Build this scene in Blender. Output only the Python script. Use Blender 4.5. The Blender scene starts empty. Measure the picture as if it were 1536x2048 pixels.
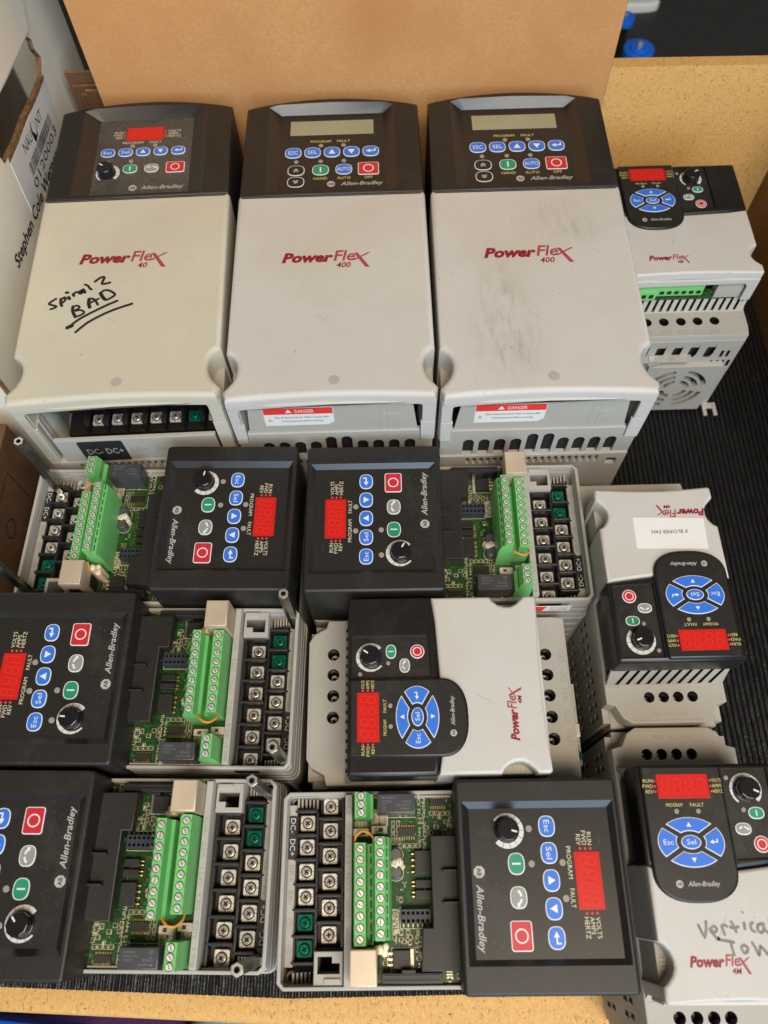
import bpy, math, random
from mathutils import Matrix, Vector, geometry
random.seed(7)
S = 0.001
scene = bpy.context.scene
col = scene.collection
R_ = math.radians

# ------------------------------------------------------------------ camera
cam = bpy.data.cameras.new("camera"); cam_o = bpy.data.objects.new("camera", cam); col.objects.link(cam_o)
cam.sensor_fit = 'VERTICAL'; cam.sensor_height = 36; cam.lens = 1585.4/2048*36
cam.clip_start = 0.01; cam.clip_end = 50
T = R_(25.835); n = Vector((.0188, math.sin(T), math.cos(T))).normalized()
ex = Vector((1, 0, 0)); X = (ex-ex.dot(n)*n).normalized(); Y = X.cross(n)
# image axes (right, down, forward) expressed in world axes (X, Y, up)
def w(i): return Vector((X[i], Y[i], -n[i]))
right, down, fwd = w(0), w(1), w(2)
rot = Matrix((right, -down, -fwd)).transposed()
cam_o.matrix_world = Matrix.Translation((0, 0, .577)) @ rot.to_4x4()
cam.dof.use_dof = True; cam.dof.focus_distance = .49; cam.dof.aperture_fstop = 9
scene.camera = cam_o
# ------------------------------------------------------------------ light
world = bpy.data.worlds.new("World"); scene.world = world; world.use_nodes = True
wn = world.node_tree.nodes; wn['Background'].inputs[0].default_value = (1, .90, .78, 1); wn['Background'].inputs[1].default_value = .085
def area(name, loc, target, sx, sy, power, color):
    l = bpy.data.lights.new(name, 'AREA'); l.shape = 'RECTANGLE'; l.size = sx; l.size_y = sy; l.energy = power; l.color = color
    o = bpy.data.objects.new(name, l); col.objects.link(o); o.location = loc
    o.rotation_euler = (Vector(target)-Vector(loc)).to_track_quat('-Z', 'Y').to_euler(); return o
area("ceiling_light", (.28, -.62, 1.85), (0, .25, 0), 1.2, .5, 34, (1, .85, .66))
area("window_light", (.45, -1.45, 1.1), (.05, .3, .1), 1.6, 1.7, 46, (.58, .78, 1))
vs = scene.view_settings; vs.view_transform = 'Standard'; vs.look = 'None'; vs.gamma = 1; vs.exposure = 0; vs.use_curve_mapping = False

# ------------------------------------------------------------------ materials
def mat(name, c, rough=.5, metal=0, spec=.5, noise=0, nscale=60, bump=0, bscale=900, dust=0, smudge=0, c2=None, emis=None, trans=0, extra=None):
    m = bpy.data.materials.new(name); m.use_nodes = True; nt = m.node_tree; N = nt.nodes; L = nt.links
    b = N['Principled BSDF']; b.inputs['Roughness'].default_value = rough; b.inputs['Metallic'].default_value = metal
    b.inputs['Specular IOR Level'].default_value = spec
    b.inputs['Base Color'].default_value = (*c, 1)
    tc = N.new('ShaderNodeTexCoord')
    cur = None
    def noisef(scale, det=4, rough_=.6, dist=0):
        t = N.new('ShaderNodeTexNoise'); t.inputs['Scale'].default_value = scale; t.inputs['Detail'].default_value = det
        t.inputs['Roughness'].default_value = rough_; t.inputs['Distortion'].default_value = dist
        L.new(tc.outputs['Object'], t.inputs['Vector']); return t.outputs['Fac']
    def ramp(src, a, b_, ca=(0, 0, 0, 1), cb=(1, 1, 1, 1)):
        r = N.new('ShaderNodeValToRGB'); r.color_ramp.elements[0].position = a; r.color_ramp.elements[1].position = b_
        r.color_ramp.elements[0].color = ca; r.color_ramp.elements[1].color = cb; L.new(src, r.inputs[0]); return r.outputs[0]
    def mix(fac, a, bcol):
        x = N.new('ShaderNodeMix'); x.data_type = 'RGBA'
        if hasattr(fac, 'links') or not isinstance(fac, float): L.new(fac, x.inputs[0])
        else: x.inputs[0].default_value = fac
        for v, i in ((a, 6), (bcol, 7)):
            if isinstance(v, tuple): x.inputs[i].default_value = (*v[:3], 1)
            else: L.new(v, x.inputs[i])
        return x.outputs[2]
    base = c
    if noise:
        base = mix(ramp(noisef(nscale), .3, .7), c, c2 or tuple(x*(1-noise) for x in c))
    if dust:
        v = ramp(noisef(1500, 2, .5), .70-dust*.05, .76-dust*.05)
        vm_ = N.new('ShaderNodeMath'); vm_.operation = 'MULTIPLY'; L.new(v, vm_.inputs[0])
        L.new(ramp(noisef(26, 3), .42 if dust < 1 else .2, .68 if dust < 1 else .5), vm_.inputs[1])
        base = mix(vm_.outputs[0], base, (.26, .235, .20))
    if smudge:
        sm = ramp(noisef(22, 5, .7, .6), .52, .78)
        base = mix(sm, base, tuple(x*.8+.02*smudge for x in c))
        rr_ = ramp(sm, 0, 1, (rough,)*3+(1,), (min(1, rough+.18*smudge),)*3+(1,)); L.new(rr_, b.inputs['Roughness'])
    if extra: base = extra(N, L, tc, base, mix, ramp, noisef)
    if not isinstance(base, tuple): L.new(base, b.inputs['Base Color'])
    if bump:
        bp = N.new('ShaderNodeBump'); bp.inputs['Strength'].default_value = bump; bp.inputs['Distance'].default_value = .0006
        L.new(noisef(bscale, 3), bp.inputs['Height']); L.new(bp.outputs[0], b.inputs['Normal'])
    if emis: b.inputs['Emission Color'].default_value = (*emis[:3], 1); b.inputs['Emission Strength'].default_value = emis[3]
    return m
def wear(N, L, tc, base, mix, ramp, noisef):
    def scr(rz, sc, lo):
        mp = N.new('ShaderNodeMapping'); mp.inputs['Rotation'].default_value = (0, 0, rz); mp.inputs['Scale'].default_value = (1, .05, 1)
        mp2 = N.new('ShaderNodeMapping'); mp2.inputs['Rotation'].default_value = (0, 0, rz); L.new(tc.outputs['Object'], mp2.inputs[0])
        mp = N.new('ShaderNodeMapping'); mp.inputs['Scale'].default_value = (1, .05, 1); L.new(mp2.outputs[0], mp.inputs[0])
        t = N.new('ShaderNodeTexNoise'); t.inputs['Scale'].default_value = sc; t.inputs['Detail'].default_value = 2; L.new(mp.outputs[0], t.inputs['Vector'])
        return ramp(t.outputs['Fac'], lo, lo+.03)
    d = tuple(x*.80 for x in (.5, .46, .39))
    base = mix(scr(.5, 700, .735), base, d); base = mix(scr(-.9, 600, .74), base, d)
    base = mix(ramp(noisef(420, 2, .5), .755, .775), base, (.16, .13, .10))
    return mix(ramp(noisef(9, 5, .65, .5), .45, .85), base, tuple(x*.90 for x in (.52, .47, .38)))
def stains(N, L, tc, base, mix, ramp, noisef):
    # dark grey rubbed stains on the cover of the right-hand drive
    def blob(cx, cy, rx, ry):
        mp = N.new('ShaderNodeMapping'); mp.vector_type = 'POINT'; L.new(tc.outputs['Object'], mp.inputs[0])
        mp.inputs['Scale'].default_value = (1/rx, 1/ry, 0); mp.inputs['Location'].default_value = (-cx/rx, -cy/ry, 0)
        g = N.new('ShaderNodeTexGradient'); g.gradient_type = 'SPHERICAL'; L.new(mp.outputs[0], g.inputs[0]); return g.outputs['Fac']
    def mul(a, b):
        x = N.new('ShaderNodeMath'); x.operation = 'MULTIPLY'; L.new(a, x.inputs[0])
        if isinstance(b, float): x.inputs[1].default_value = b
        else: L.new(b, x.inputs[1])
        return x.outputs[0]
    base = wear(N, L, tc, base, mix, ramp, noisef)
    mps = N.new('ShaderNodeMapping'); mps.inputs['Scale'].default_value = (1.3, .25, 1); L.new(tc.outputs['Object'], mps.inputs[0])
    ts = N.new('ShaderNodeTexNoise'); ts.inputs['Scale'].default_value = 190; ts.inputs['Detail'].default_value = 5; ts.inputs['Roughness'].default_value = .7; L.new(mps.outputs[0], ts.inputs['Vector'])
    nz = ramp(ts.outputs['Fac'], .46, .72); nz2 = ramp(noisef(45, 5, .7), .35, .75)
    for (cx, cy, rx, ry, k) in ((.041, .050, .026, .040, .9), (.040, .088, .016, .032, .7), (.052, .030, .018, .02, .6), (.078, .140, .035, .03, .4), (.097, .130, .02, .014, .5)):
        base = mix(mul(mul(blob(cx, cy, rx, ry), nz), k*.7), base, (.20, .165, .12))
        base = mix(mul(mul(blob(cx, cy, rx*1.3, ry*1.3), nz2), k*.45), base, (.36, .31, .245))
    return base
GRAY = (.50, .455, .395)
M = {}
M['cover'] = mat('light_grey_plastic', (.53, .50, .455), .5, noise=.05, nscale=14, bump=.12, bscale=2200, extra=wear, spec=.4)
M['cover_y'] = mat('warm_lit_grey_plastic', (.54, .50, .39), .5, noise=.05, nscale=14, bump=.12, bscale=2200, extra=wear, spec=.4)  # grey cover plastic with the warm light on the left tinted into it
M['cover_s'] = mat('stained_grey_plastic', (.53, .50, .46), .5, noise=.05, nscale=14, bump=.12, bscale=2200, extra=stains, spec=.4)
M['base'] = mat('grey_base_plastic', (.41, .38, .33), .5, noise=.08, nscale=30, bump=.15, bscale=1800, spec=.4)
M['base_d'] = mat('shaded_base_plastic', (.27, .25, .22), .55, noise=.1, nscale=30, bump=.15)  # base grey darkened, painting in the shade of wells, slots and openings
M['emboss'] = mat('embossed_letter_plastic', (.30, .275, .235), .6)
M['emboss2'] = mat('pale_embossed_plastic', (.50, .47, .42), .6)
M['black'] = mat('black_bezel_plastic', (.017, .0150, .013), .44, bump=.12, bscale=2600, dust=.2, smudge=.7, spec=.42)
M['black2'] = mat('glossy_black_plastic', (.011, .010, .0095), .33, dust=.2, smudge=.5, spec=.42)
M['slope'] = mat('bezel_slope_plastic', (.015, .014, .013), .30, bump=.08, bscale=2600, spec=.7)
M['film'] = mat('keypad_film', (.019, .0165, .014), .38, dust=.35, smudge=.9, spec=.45)
M['filmdirty'] = mat('dusty_keypad_film', (.05, .045, .038), .30, noise=.5, nscale=900, bump=.9, bscale=1500, dust=3.0, smudge=1.5)
M['tblk'] = mat('terminal_black', (.013, .012, .011), .42, bump=.1)
M['void'] = mat('dark_inside', (.006, .0055, .005), .9)
M['white'] = mat('printed_white', (.72, .72, .68), .5)
M['cream'] = mat('printed_cream', (.62, .56, .38), .5)
M['yellow'] = mat('printed_yellow', (.62, .52, .16), .5)
M['brand'] = mat('printed_silver', (.42, .40, .37), .45)
M['blue'] = mat('blue_key', (.035, .16, .62), .38, smudge=.3)
M['green'] = mat('green_key', (.02, .26, .14), .38)
M['grey'] = mat('grey_key', (.27, .27, .25), .38)
M['red'] = mat('red_key', (.52, .022, .035), .38)
M['display'] = mat('red_display_window', (.60, .017, .012), .30, spec=.35, noise=.10, nscale=60)
M['seg'] = mat('display_segment', (.70, .034, .024), .25)
M['lcd'] = mat('lcd_window', (.33, .31, .20), .25, noise=.12, nscale=25)
M['boxin'] = mat('box_inside', (.25, .20, .155), .8, noise=.3, nscale=20)
M['led'] = mat('indicator_lens', (.30, .26, .22), .3)
M['ledred'] = mat('red_indicator', (.62, .05, .06), .3)
M['dial'] = mat('dial_print', (.62, .61, .57), .4)
M['line'] = mat('dark_line', (.02, .02, .02), .5)
M['knob'] = mat('black_knob', (.012, .011, .011), .22)
M['logo'] = mat('crimson_print', (.24, .006, .022), .5)
M['logo2'] = mat('pale_crimson_print', (.34, .05, .065), .5)
M['ink'] = mat('black_marker', (.012, .008, .010), .4)
M['ink2'] = mat('faded_marker', (.13, .11, .12), .5, noise=.5, nscale=300, c2=(.25, .22, .22))
M['label'] = mat('white_label', (.72, .70, .66), .5)
M['danger'] = mat('danger_red', (.72, .035, .025), .5)
M['metal'] = mat('plated_steel', (.80, .76, .68), .36, metal=.45, noise=.35, nscale=250, bump=.3, bscale=1400)
M['metal2'] = mat('screw_steel', (.74, .70, .62), .26, metal=.65, noise=.3, nscale=500)
M['tin'] = mat('tin_shield', (.62, .50, .36), .55, metal=.5, noise=.12, nscale=90)
M['stud'] = mat('grey_steel_stud', (.40, .40, .36), .30, metal=1, noise=.3, nscale=300)
M['gscrew'] = mat('green_anodised', (.0, .22, .13), .25, metal=.5, noise=.4, nscale=400)
M['tgreen'] = mat('terminal_green', (.17, .52, .15), .42, noise=.10, nscale=120, bump=.1)
M['tgreen_d'] = mat('terminal_dark_green', (.05, .25, .07), .5)  # darker green for the numbers on the control terminals
def pcbx(N, L, tc, base, mix, ramp, noisef):
    t = N.new('ShaderNodeTexVoronoi'); t.feature = 'DISTANCE_TO_EDGE'; t.inputs['Scale'].default_value = 230; L.new(tc.outputs['Object'], t.inputs['Vector'])
    return mix(ramp(t.outputs[0], .03, .06, (1, 1, 1, 1), (0, 0, 0, 1)), base, (.028, .095, .022))
M['pcb'] = mat('green_circuit_board', (.006, .045, .011), .30, noise=.35, nscale=90, c2=(.020, .060, .010), extra=pcbx)
M['ic'] = mat('chip_black', (.020, .018, .017), .48, noise=.3, nscale=200)
M['relay'] = mat('relay_grey', (.060, .060, .064), .35, noise=.2, nscale=300)
M['relaytxt'] = mat('relay_print', (.17, .17, .17), .5)
M['solder'] = mat('solder', (.75, .66, .48), .3, metal=1)
M['gold'] = mat('gold_pin', (.80, .52, .18), .3, metal=1)
M['smd'] = mat('brown_resistor', (.10, .055, .030), .5)
M['hdr'] = mat('blue_black_header', (.030, .034, .045), .45)
M['switch'] = mat('white_switch', (.66, .56, .46), .45)
M['paper'] = mat('silk_panel', (.50, .44, .28), .6)
M['wire'] = mat('orange_wire', (.72, .27, .03), .4)
M['cap'] = mat('capacitor_top', (.13, .12, .12), .35, metal=.5)
M['glue'] = mat('white_glue', (.72, .60, .44), .35, bump=.5, bscale=300)
M['fin'] = mat('heat_sink', (.10, .10, .10), .5, metal=.6)

def boardx(N, L, tc, base, mix, ramp, noisef):
    t = N.new('ShaderNodeTexVoronoi'); t.inputs['Scale'].default_value = 820; t.inputs['Randomness'].default_value = 1
    mp = N.new('ShaderNodeMapping'); mp.inputs['Scale'].default_value = (1, .7, 1); L.new(tc.outputs['Object'], mp.inputs[0])
    L.new(mp.outputs[0], t.inputs['Vector'])
    sp = N.new('ShaderNodeSeparateColor'); L.new(t.outputs['Color'], sp.inputs[0])
    base = mix(ramp(sp.outputs[0], 0, 1), tuple(base) if isinstance(base, tuple) else base, (.68, .40, .14))
    d = ramp(sp.outputs[1], .86, .98)
    base = mix(d, base, (.34, .175, .05))
    base = mix(ramp(noisef(240, 4, .7), .35, .7), base, (.62, .35, .105))
    base = mix(ramp(noisef(430, 2), .70, .73), base, (.13, .06, .02))
    return base
M['board'] = mat('particle_board', (.54, .285, .08), .55, extra=boardx, bump=.5, bscale=900, spec=.3)
M['sideboard'] = mat('shaded_brown_side_panel', (.20, .095, .028), .5, noise=.3, nscale=20, spec=.3)  # smooth brown, darkened to paint in the shade of its left-facing side
def fibrex(N, L, tc, base, mix, ramp, noisef):
    mp = N.new('ShaderNodeMapping'); mp.inputs['Scale'].default_value = (1, 1, 1.8); L.new(tc.outputs['Object'], mp.inputs[0])
    t = N.new('ShaderNodeTexNoise'); t.inputs['Scale'].default_value = 330; t.inputs['Detail'].default_value = 6; t.inputs['Roughness'].default_value = .8; L.new(mp.outputs[0], t.inputs['Vector'])
    base = mix(ramp(t.outputs['Fac'], .40, .75), base, (.62, .35, .16))
    base = mix(ramp(noisef(12, 3), .35, .8), base, (.47, .215, .075))
    base = mix(ramp(noisef(700, 2), .745, .77), base, (.16, .07, .03))
    return mix(ramp(noisef(420, 2), .71, .76), base, (.66, .44, .24))
M['card'] = mat('kraft_cardboard', (.53, .25, .09), .7, extra=fibrex, spec=.2)
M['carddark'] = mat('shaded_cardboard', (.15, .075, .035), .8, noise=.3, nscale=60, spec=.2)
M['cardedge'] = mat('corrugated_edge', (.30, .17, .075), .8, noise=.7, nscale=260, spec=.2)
M['whitebox'] = mat('white_box_board', (.86, .80, .66), .6, noise=.07, nscale=30, spec=.3)
def matx(N, L, tc, base, mix, ramp, noisef):
    return mix(ramp(noisef(900, 2), .735, .76), base, (.42, .38, .32))
M['mat'] = mat('black_ribbed_rubber', (.012, .0115, .011), .42, extra=matx, bump=.9, bscale=420, noise=.4, nscale=200)
M['matflat'] = mat('black_bench_rubber', (.035, .034, .032), .6, extra=matx, noise=.2, nscale=40)
M['carpet'] = mat('purple_carpet', (.10, .022, .10), .9, noise=.5, nscale=250, bump=1, bscale=400)
M['bluep'] = mat('blue_plastic', (.012, .14, .70), .35)
M['bluebag'] = mat('pale_blue_plastic', (.40, .47, .58), .3, noise=.4, nscale=12)

# ------------------------------------------------------------------ mesh builder
_tc = {}
def glyphs(s, shear, offset):
    k = (s, shear, offset)
    if k in _tc: return _tc[k]
    cu = bpy.data.curves.new('t', 'FONT'); cu.body = s; cu.shear = shear; cu.offset = offset; cu.resolution_u = 2
    o = bpy.data.objects.new('t', cu); col.objects.link(o); bpy.context.view_layer.update()
    me = o.evaluated_get(bpy.context.evaluated_depsgraph_get()).to_mesh()
    v = [(p.co.x, p.co.y) for p in me.vertices]; f = [tuple(p.vertices) for p in me.polygons]
    o.evaluated_get(bpy.context.evaluated_depsgraph_get()).to_mesh_clear()
    bpy.data.objects.remove(o); bpy.data.curves.remove(cu)
    _tc[k] = (v, f); return _tc[k]
_capv = None
def caph():
    global _capv
    if _capv is None: _capv = max(y for x, y in glyphs('H', 0, 0)[0])
    return _capv
def rr(x0, y0, x1, y1, r, n=4):
    p = []
    r = min(r, (x1-x0)/2-1e-4, (y1-y0)/2-1e-4)
    for cx, cy, a in ((x1-r, y0+r, -90), (x1-r, y1-r, 0), (x0+r, y1-r, 90), (x0+r, y0+r, 180)):
        for i in range(n+1):
            t = R_(a+90*i/n); p.append((cx+r*math.cos(t), cy+r*math.sin(t)))
    return p
def circ(cx, cy, r, n=20, ry=None, a0=0):
    return [(cx+r*math.cos(a0+2*math.pi*i/n), cy+(ry or r)*math.sin(a0+2*math.pi*i/n)) for i in range(n)]
def inset(p, d):
    q = []; n_ = len(p)
    for i in range(n_):
        a, b, c = p[i-1], p[i], p[(i+1) % n_]
        e1 = Vector((b[0]-a[0], b[1]-a[1])); e2 = Vector((c[0]-b[0], c[1]-b[1]))
        if e1.length < 1e-9: e1 = e2
        if e2.length < 1e-9: e2 = e1
        e1.normalize(); e2.normalize()
        n1 = Vector((-e1.y, e1.x)); n2 = Vector((-e2.y, e2.x)); m = n1+n2
        k = 2/max(m.length_squared, .5)
        q.append((b[0]+m.x*d*k/1, b[1]+m.y*d*k/1)) if False else q.append((b[0]+m.x*d/max(.5, 1+n1.dot(n2)), b[1]+m.y*d/max(.5, 1+n1.dot(n2))))
    return q
def area2(p): return sum(p[i-1][0]*p[i][1]-p[i][0]*p[i-1][1] for i in range(len(p)))
class MB:
    def __init__(s): s.v = []; s.f = []; s.m = []; s.mats = []; s.X = Matrix.Identity(4)
    def mi(s, m):
        m = M[m] if isinstance(m, str) else m
        if m not in s.mats: s.mats.append(m)
        return s.mats.index(m)
    def add(s, vs_, fs, m):
        b = len(s.v); i = s.mi(m)
        s.v += [(s.X @ Vector(v))*S for v in vs_]
        for f in fs: s.f.append([b+k for k in f]); s.m.append(i)
    def prism(s, poly, z0, z1, m, bev=0, holes=(), hd=1, hm=None, side=None, bottom=False, hside=None, top=True, bn=2):
        p = list(poly)
        if area2(p) < 0: p = p[::-1]
        n_ = len(p); rings = [(p, z0)]
        if bev:
            for k in range(bn+1):
                t = math.pi/2*k/bn
                rings.append((inset(p, bev*(1-math.cos(t))), z1-bev*(1-math.sin(t))))
        else: rings.append((p, z1))
        vs_ = [(x, y, z) for q, z in rings for x, y in q]
        fs = [[r*n_+i, r*n_+(i+1) % n_, (r+1)*n_+(i+1) % n_, (r+1)*n_+i] for r in range(len(rings)-1) for i in range(n_)]
        s.add(vs_, fs, side or m)
        q = rings[-1][0]
        if top:
            hs = [list(h) if area2(h) > 0 else list(h)[::-1] for h in holes]
            if hs: s.holed(q, hs, z1, m)
            else: s.add([(x, y, z1) for x, y in q], [list(range(n_))], m)
            for h in hs:
                k = len(h); s.add([(x, y, z1) for x, y in h]+[(x, y, z1-hd) for x, y in h], [[i, (i+1) % k, k+(i+1) % k, k+i] for i in range(k)], hside or m)
                if hm: s.add([(x, y, z1-hd) for x, y in h], [list(range(k))], hm)
        if bottom: s.add([(x, y, z0) for x, y in p], [list(range(n_))[::-1]], m)
    def holed(s, q, hs, z, m):
        loops = [[Vector((x, y, 0)) for x, y in q]]+[[Vector((x, y, 0)) for x, y in h[::-1]] for h in hs]
        flat = [v for l in loops for v in l]
        tris = geometry.tessellate_polygon(loops)
        out = []
        for t in tris:
            a, b, c = (flat[i] for i in t)
            out.append(t if (b-a).cross(c-a).z > 0 else t[::-1])
        s.add([(v.x, v.y, z) for v in flat], out, m)
    def box(s, x0, y0, z0, x1, y1, z1, m, bev=0, bottom=False):
        s.prism([(x0, y0), (x1, y0), (x1, y1), (x0, y1)], z0, z1, m, bev, bottom=bottom, bn=2)
    def cyl(s, cx, cy, r, z0, z1, m, n=20, bev=0, **k): s.prism(circ(cx, cy, r, n), z0, z1, m, bev, **k)
    def flat(s, poly, z, m):
        p = list(poly)
        if area2(p) < 0: p = p[::-1]
        s.add([(x, y, z) for x, y in p], [list(range(len(p)))], m)
    def ring(s, po, pi, z, m):
        s.holed(po if area2(po) > 0 else po[::-1], [pi if area2(pi) > 0 else pi[::-1]], z, m)
    def text(s, t, x, y, cap, z, m, width=None, rot=0, align='l', shear=0, bold=0):
        v, f = glyphs(t, shear, bold)
        if not v: return
        x0 = min(a for a, b in v); x1 = max(a for a, b in v); sy = cap/caph(); sx = sy if width is None else width/(x1-x0)
        W = (x1-x0)*sx; ox = {'l': 0, 'c': -W/2, 'r': -W}[align]; c, sn = math.cos(R_(rot)), math.sin(R_(rot))
        vs_ = []
        for a, b in v:
            px, py = (a-x0)*sx+ox, b*sy; vs_.append((x+px*c-py*sn, y+px*sn+py*c, z))
        s.add(vs_, f, m)
    def stroke(s, pts, wd, z, m, h=0, n=0):
        # a flat pen stroke with round ends
        P = [Vector(p) for p in pts]
        if len(P) > 2:
            Q = []
            for i in range(len(P)-1):
                a, b, c, d = P[max(i-1, 0)], P[i], P[i+1], P[min(i+2, len(P)-1)]
                for k in range(4):
                    t = k/4; Q.append(.5*((2*b)+(c-a)*t+(2*a-5*b+4*c-d)*t*t+(3*b-a-3*c+d)*t**3))
            Q.append(P[-1]); P = Q
        L_, R2 = [], []
        for i, p in enumerate(P):
            d = (P[min(i+1, len(P)-1)]-P[max(i-1, 0)]); d.normalize() if d.length else None
            nn = Vector((-d.y, d.x))*wd/2; L_.append(p+nn); R2.append(p-nn)
        k = len(P); s.add([(p.x, p.y, z) for p in R2]+[(p.x, p.y, z) for p in L_], [[i, i+1, k+i+1, k+i] for i in range(k-1)], m)
        for j, e in enumerate((P[0], P[-1])): s.flat(circ(e.x, e.y, wd/2, 10), z+.005*(j+1), m)
    def tube(s, pts, r, m, n=8):
        P = [Vector(p) for p in pts]
        Q = []
        for i in range(len(P)-1):
            a, b, c, d = P[max(i-1, 0)], P[i], P[i+1], P[min(i+2, len(P)-1)]
            for k in range(5):
                t = k/5; Q.append(.5*((2*b)+(c-a)*t+(2*a-5*b+4*c-d)*t*t+(3*b-a-3*c+d)*t**3))
        Q.append(P[-1]); P = Q; vs_ = []
        up = Vector((.31, .22, .92)).normalized()
        for i, p in enumerate(P):
            d = (P[min(i+1, len(P)-1)]-P[max(i-1, 0)]).normalized(); a = d.cross(up).normalized(); b = d.cross(a)
            vs_ += [p+r*(a*math.cos(2*math.pi*k/n)+b*math.sin(2*math.pi*k/n)) for k in range(n)]
        fs = [[i*n+k, i*n+(k+1) % n, (i+1)*n+(k+1) % n, (i+1)*n+k] for i in range(len(P)-1) for k in range(n)]
        fs += [list(range(n))[::-1], list(range((len(P)-1)*n, len(P)*n))]
        s.add([tuple(v) for v in vs_], fs, m)
    def build(s, name, parent=None, loc=(0, 0, 0), angle=40):
        o3 = Vector(loc)*S
        me = bpy.data.meshes.new(name); me.from_pydata([tuple(v-o3) for v in s.v], [], s.f)
        for m in s.mats: me.materials.append(m)
        me.polygons.foreach_set('material_index', s.m)
        me.polygons.foreach_set('use_smooth', [True]*len(me.polygons)); me.set_sharp_from_angle(angle=R_(angle))
        me.update()
        o = bpy.data.objects.new(name, me); col.objects.link(o); o.location = o3
        if parent: o.parent = parent
        return o
def place(mesh_obj, name, parent, loc, rz=0):
    o = mesh_obj.copy(); o.name = name; col.objects.link(o); o.parent = parent; o.location = Vector(loc)*S; o.rotation_euler = (0, 0, rz); return o
def tag(o, label=None, cat=None, group=None, kind=None):
    for k, v in (('label', label), ('category', cat), ('group', group), ('kind', kind)):
        if v: o[k] = v
    return o
def thing(name, label, cat, group=None):
    o = bpy.data.objects.new(name, None); o.empty_display_size = .02; col.objects.link(o); return tag(o, label, cat, group)
def copy_tree(o, parent=None):
    c = o.copy(); col.objects.link(c); c.parent = parent
    for ch in list(o.children): copy_tree(ch, c)
    return c
def pose(o, x, y, rz, sc=1):
    o.location = (x*S, y*S, 0); o.rotation_euler = (0, 0, R_(rz)); o.scale = (sc,)*3
END = Matrix(((1, 0, 0, 0), (0, 0, -1, 0), (0, 1, 0, 0), (0, 0, 0, 1)))        # (a,b,c) -> (u, -c, z=b): faces the lower end
def end_at(v): return Matrix.Translation((0, v, 0)) @ END
def side_at(u, s=1):  # (a,b,c) -> v=a, z=b, outward = +u (s=1) or -u (s=-1)
    return Matrix.Translation((u, 0, 0)) @ (Matrix(((0, 0, 1, 0), (1, 0, 0, 0), (0, 1, 0, 0), (0, 0, 0, 1))) if s > 0 else
            Matrix(((0, 0, -1, 0), (-1, 0, 0, 0), (0, 1, 0, 0), (0, 0, 0, 1))))

# ------------------------------------------------------------------ shared little pieces
def superell(cx, cy, a, b, p=2.6, n=28):
    q = []
    for i in range(n):
        t = 2*math.pi*i/n; c, s_ = math.cos(t), math.sin(t)
        q.append((cx+a*math.copysign(abs(c)**(2/p), c), cy+b*math.copysign(abs(s_)**(2/p), s_)))
    return q
def arrow_up(b, cx, cy, s_, z, m, flip=1): b.flat([(cx-s_*.95, cy-flip*s_*.75), (cx+s_*.95, cy-flip*s_*.75), (cx, cy+flip*s_*.95)], z, m)
def enter(b, cx, cy, s_, z, m):
    b.flat([(cx-s_*1.25, cy), (cx-s_*.1, cy-s_*.62), (cx-s_*.1, cy+s_*.62)], z, m)
    b.flat([(cx-s_*.1, cy-s_*.17), (cx+s_*1.2, cy-s_*.17), (cx+s_*1.2, cy+s_*.17), (cx-s_*.1, cy+s_*.17)], z+.004, m)
    b.flat([(cx+s_*.86, cy+s_*.17), (cx+s_*1.2, cy+s_*.17), (cx+s_*1.2, cy+s_*.85), (cx+s_*.86, cy+s_*.85)], z+.002, m)
def jog(b, cx, cy, s_, z, m):
    for a0, a1 in ((32, 83), (97, 148)):
        o_ = [(cx+s_*1.35*math.cos(R_(a)), cy-s_*.75+s_*1.35*math.sin(R_(a))) for a in range(a0, a1+1, 8)]
        i_ = [(cx+s_*1.02*math.cos(R_(a)), cy-s_*.75+s_*1.02*math.sin(R_(a))) for a in range(a0, a1+1, 8)]
        b.flat(o_+i_[::-1], z, m)
    b.flat([(cx+s_*1.35, cy-s_*.35), (cx+s_*.65, cy-s_*.2), (cx+s_*1.25, cy+s_*.25)], z+.003, m)
def button(par, cx, cy, z, a, bb, color, sym, p=2.6, h=.5):
    b = MB(); out = superell(0, 0, a, bb, p) if p else rr(-a, -bb, a, bb, 1.5)
    b.prism(out, 0, h*.7, 'white', .12)
    inn = superell(0, 0, a-.5, bb-.5, p) if p else rr(-a+.5, -bb+.5, a-.5, bb-.5, 1.1)
    zt = h
    if color: b.prism(inn, h*.7, h, color, .12)
    else: b.prism(inn, h*.7, h, 'film', .12)
    zt += .03; s_ = min(a, bb)
    if sym in ('Esc', 'Sel', 'ESC', 'SEL', 'AUTO'): b.text(sym, 0, -s_*.33, s_*.66, zt, 'white', width=a*(1.15 if len(sym) < 4 else 1.6), align='c')
    elif sym == 'up': arrow_up(b, 0, 0, s_*.5, zt, 'white')
    elif sym == 'dn': arrow_up(b, 0, 0, s_*.5, zt, 'white', -1)
    elif sym == 'ent': enter(b, 0, 0, s_*.55, zt, 'white')
    elif sym == 'I': b.flat(rr(-s_*.1, -s_*.5, s_*.1, s_*.5, .1), zt, 'white')
    elif sym == 'jog': jog(b, 0, 0, s_*.75, zt, 'white')
    elif sym == 'O': b.ring(circ(0, 0, s_*.62, 24), circ(0, 0, s_*.50, 24), zt, 'white')
    elif sym in ('dup', 'ddn'):
        f = 1 if sym == 'dup' else -1
        for dy in (-1.0, .5):
            b.stroke([(-1.5, f*(dy-.4)), (0, f*(dy+.9))], .45, zt, 'white'); b.stroke([(1.5, f*(dy-.4)), (0, f*(dy+.9))], .45, zt+.01, 'white')
    o = b.build('button', par); o.location = (cx*S, cy*S, z*S); return o
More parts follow.
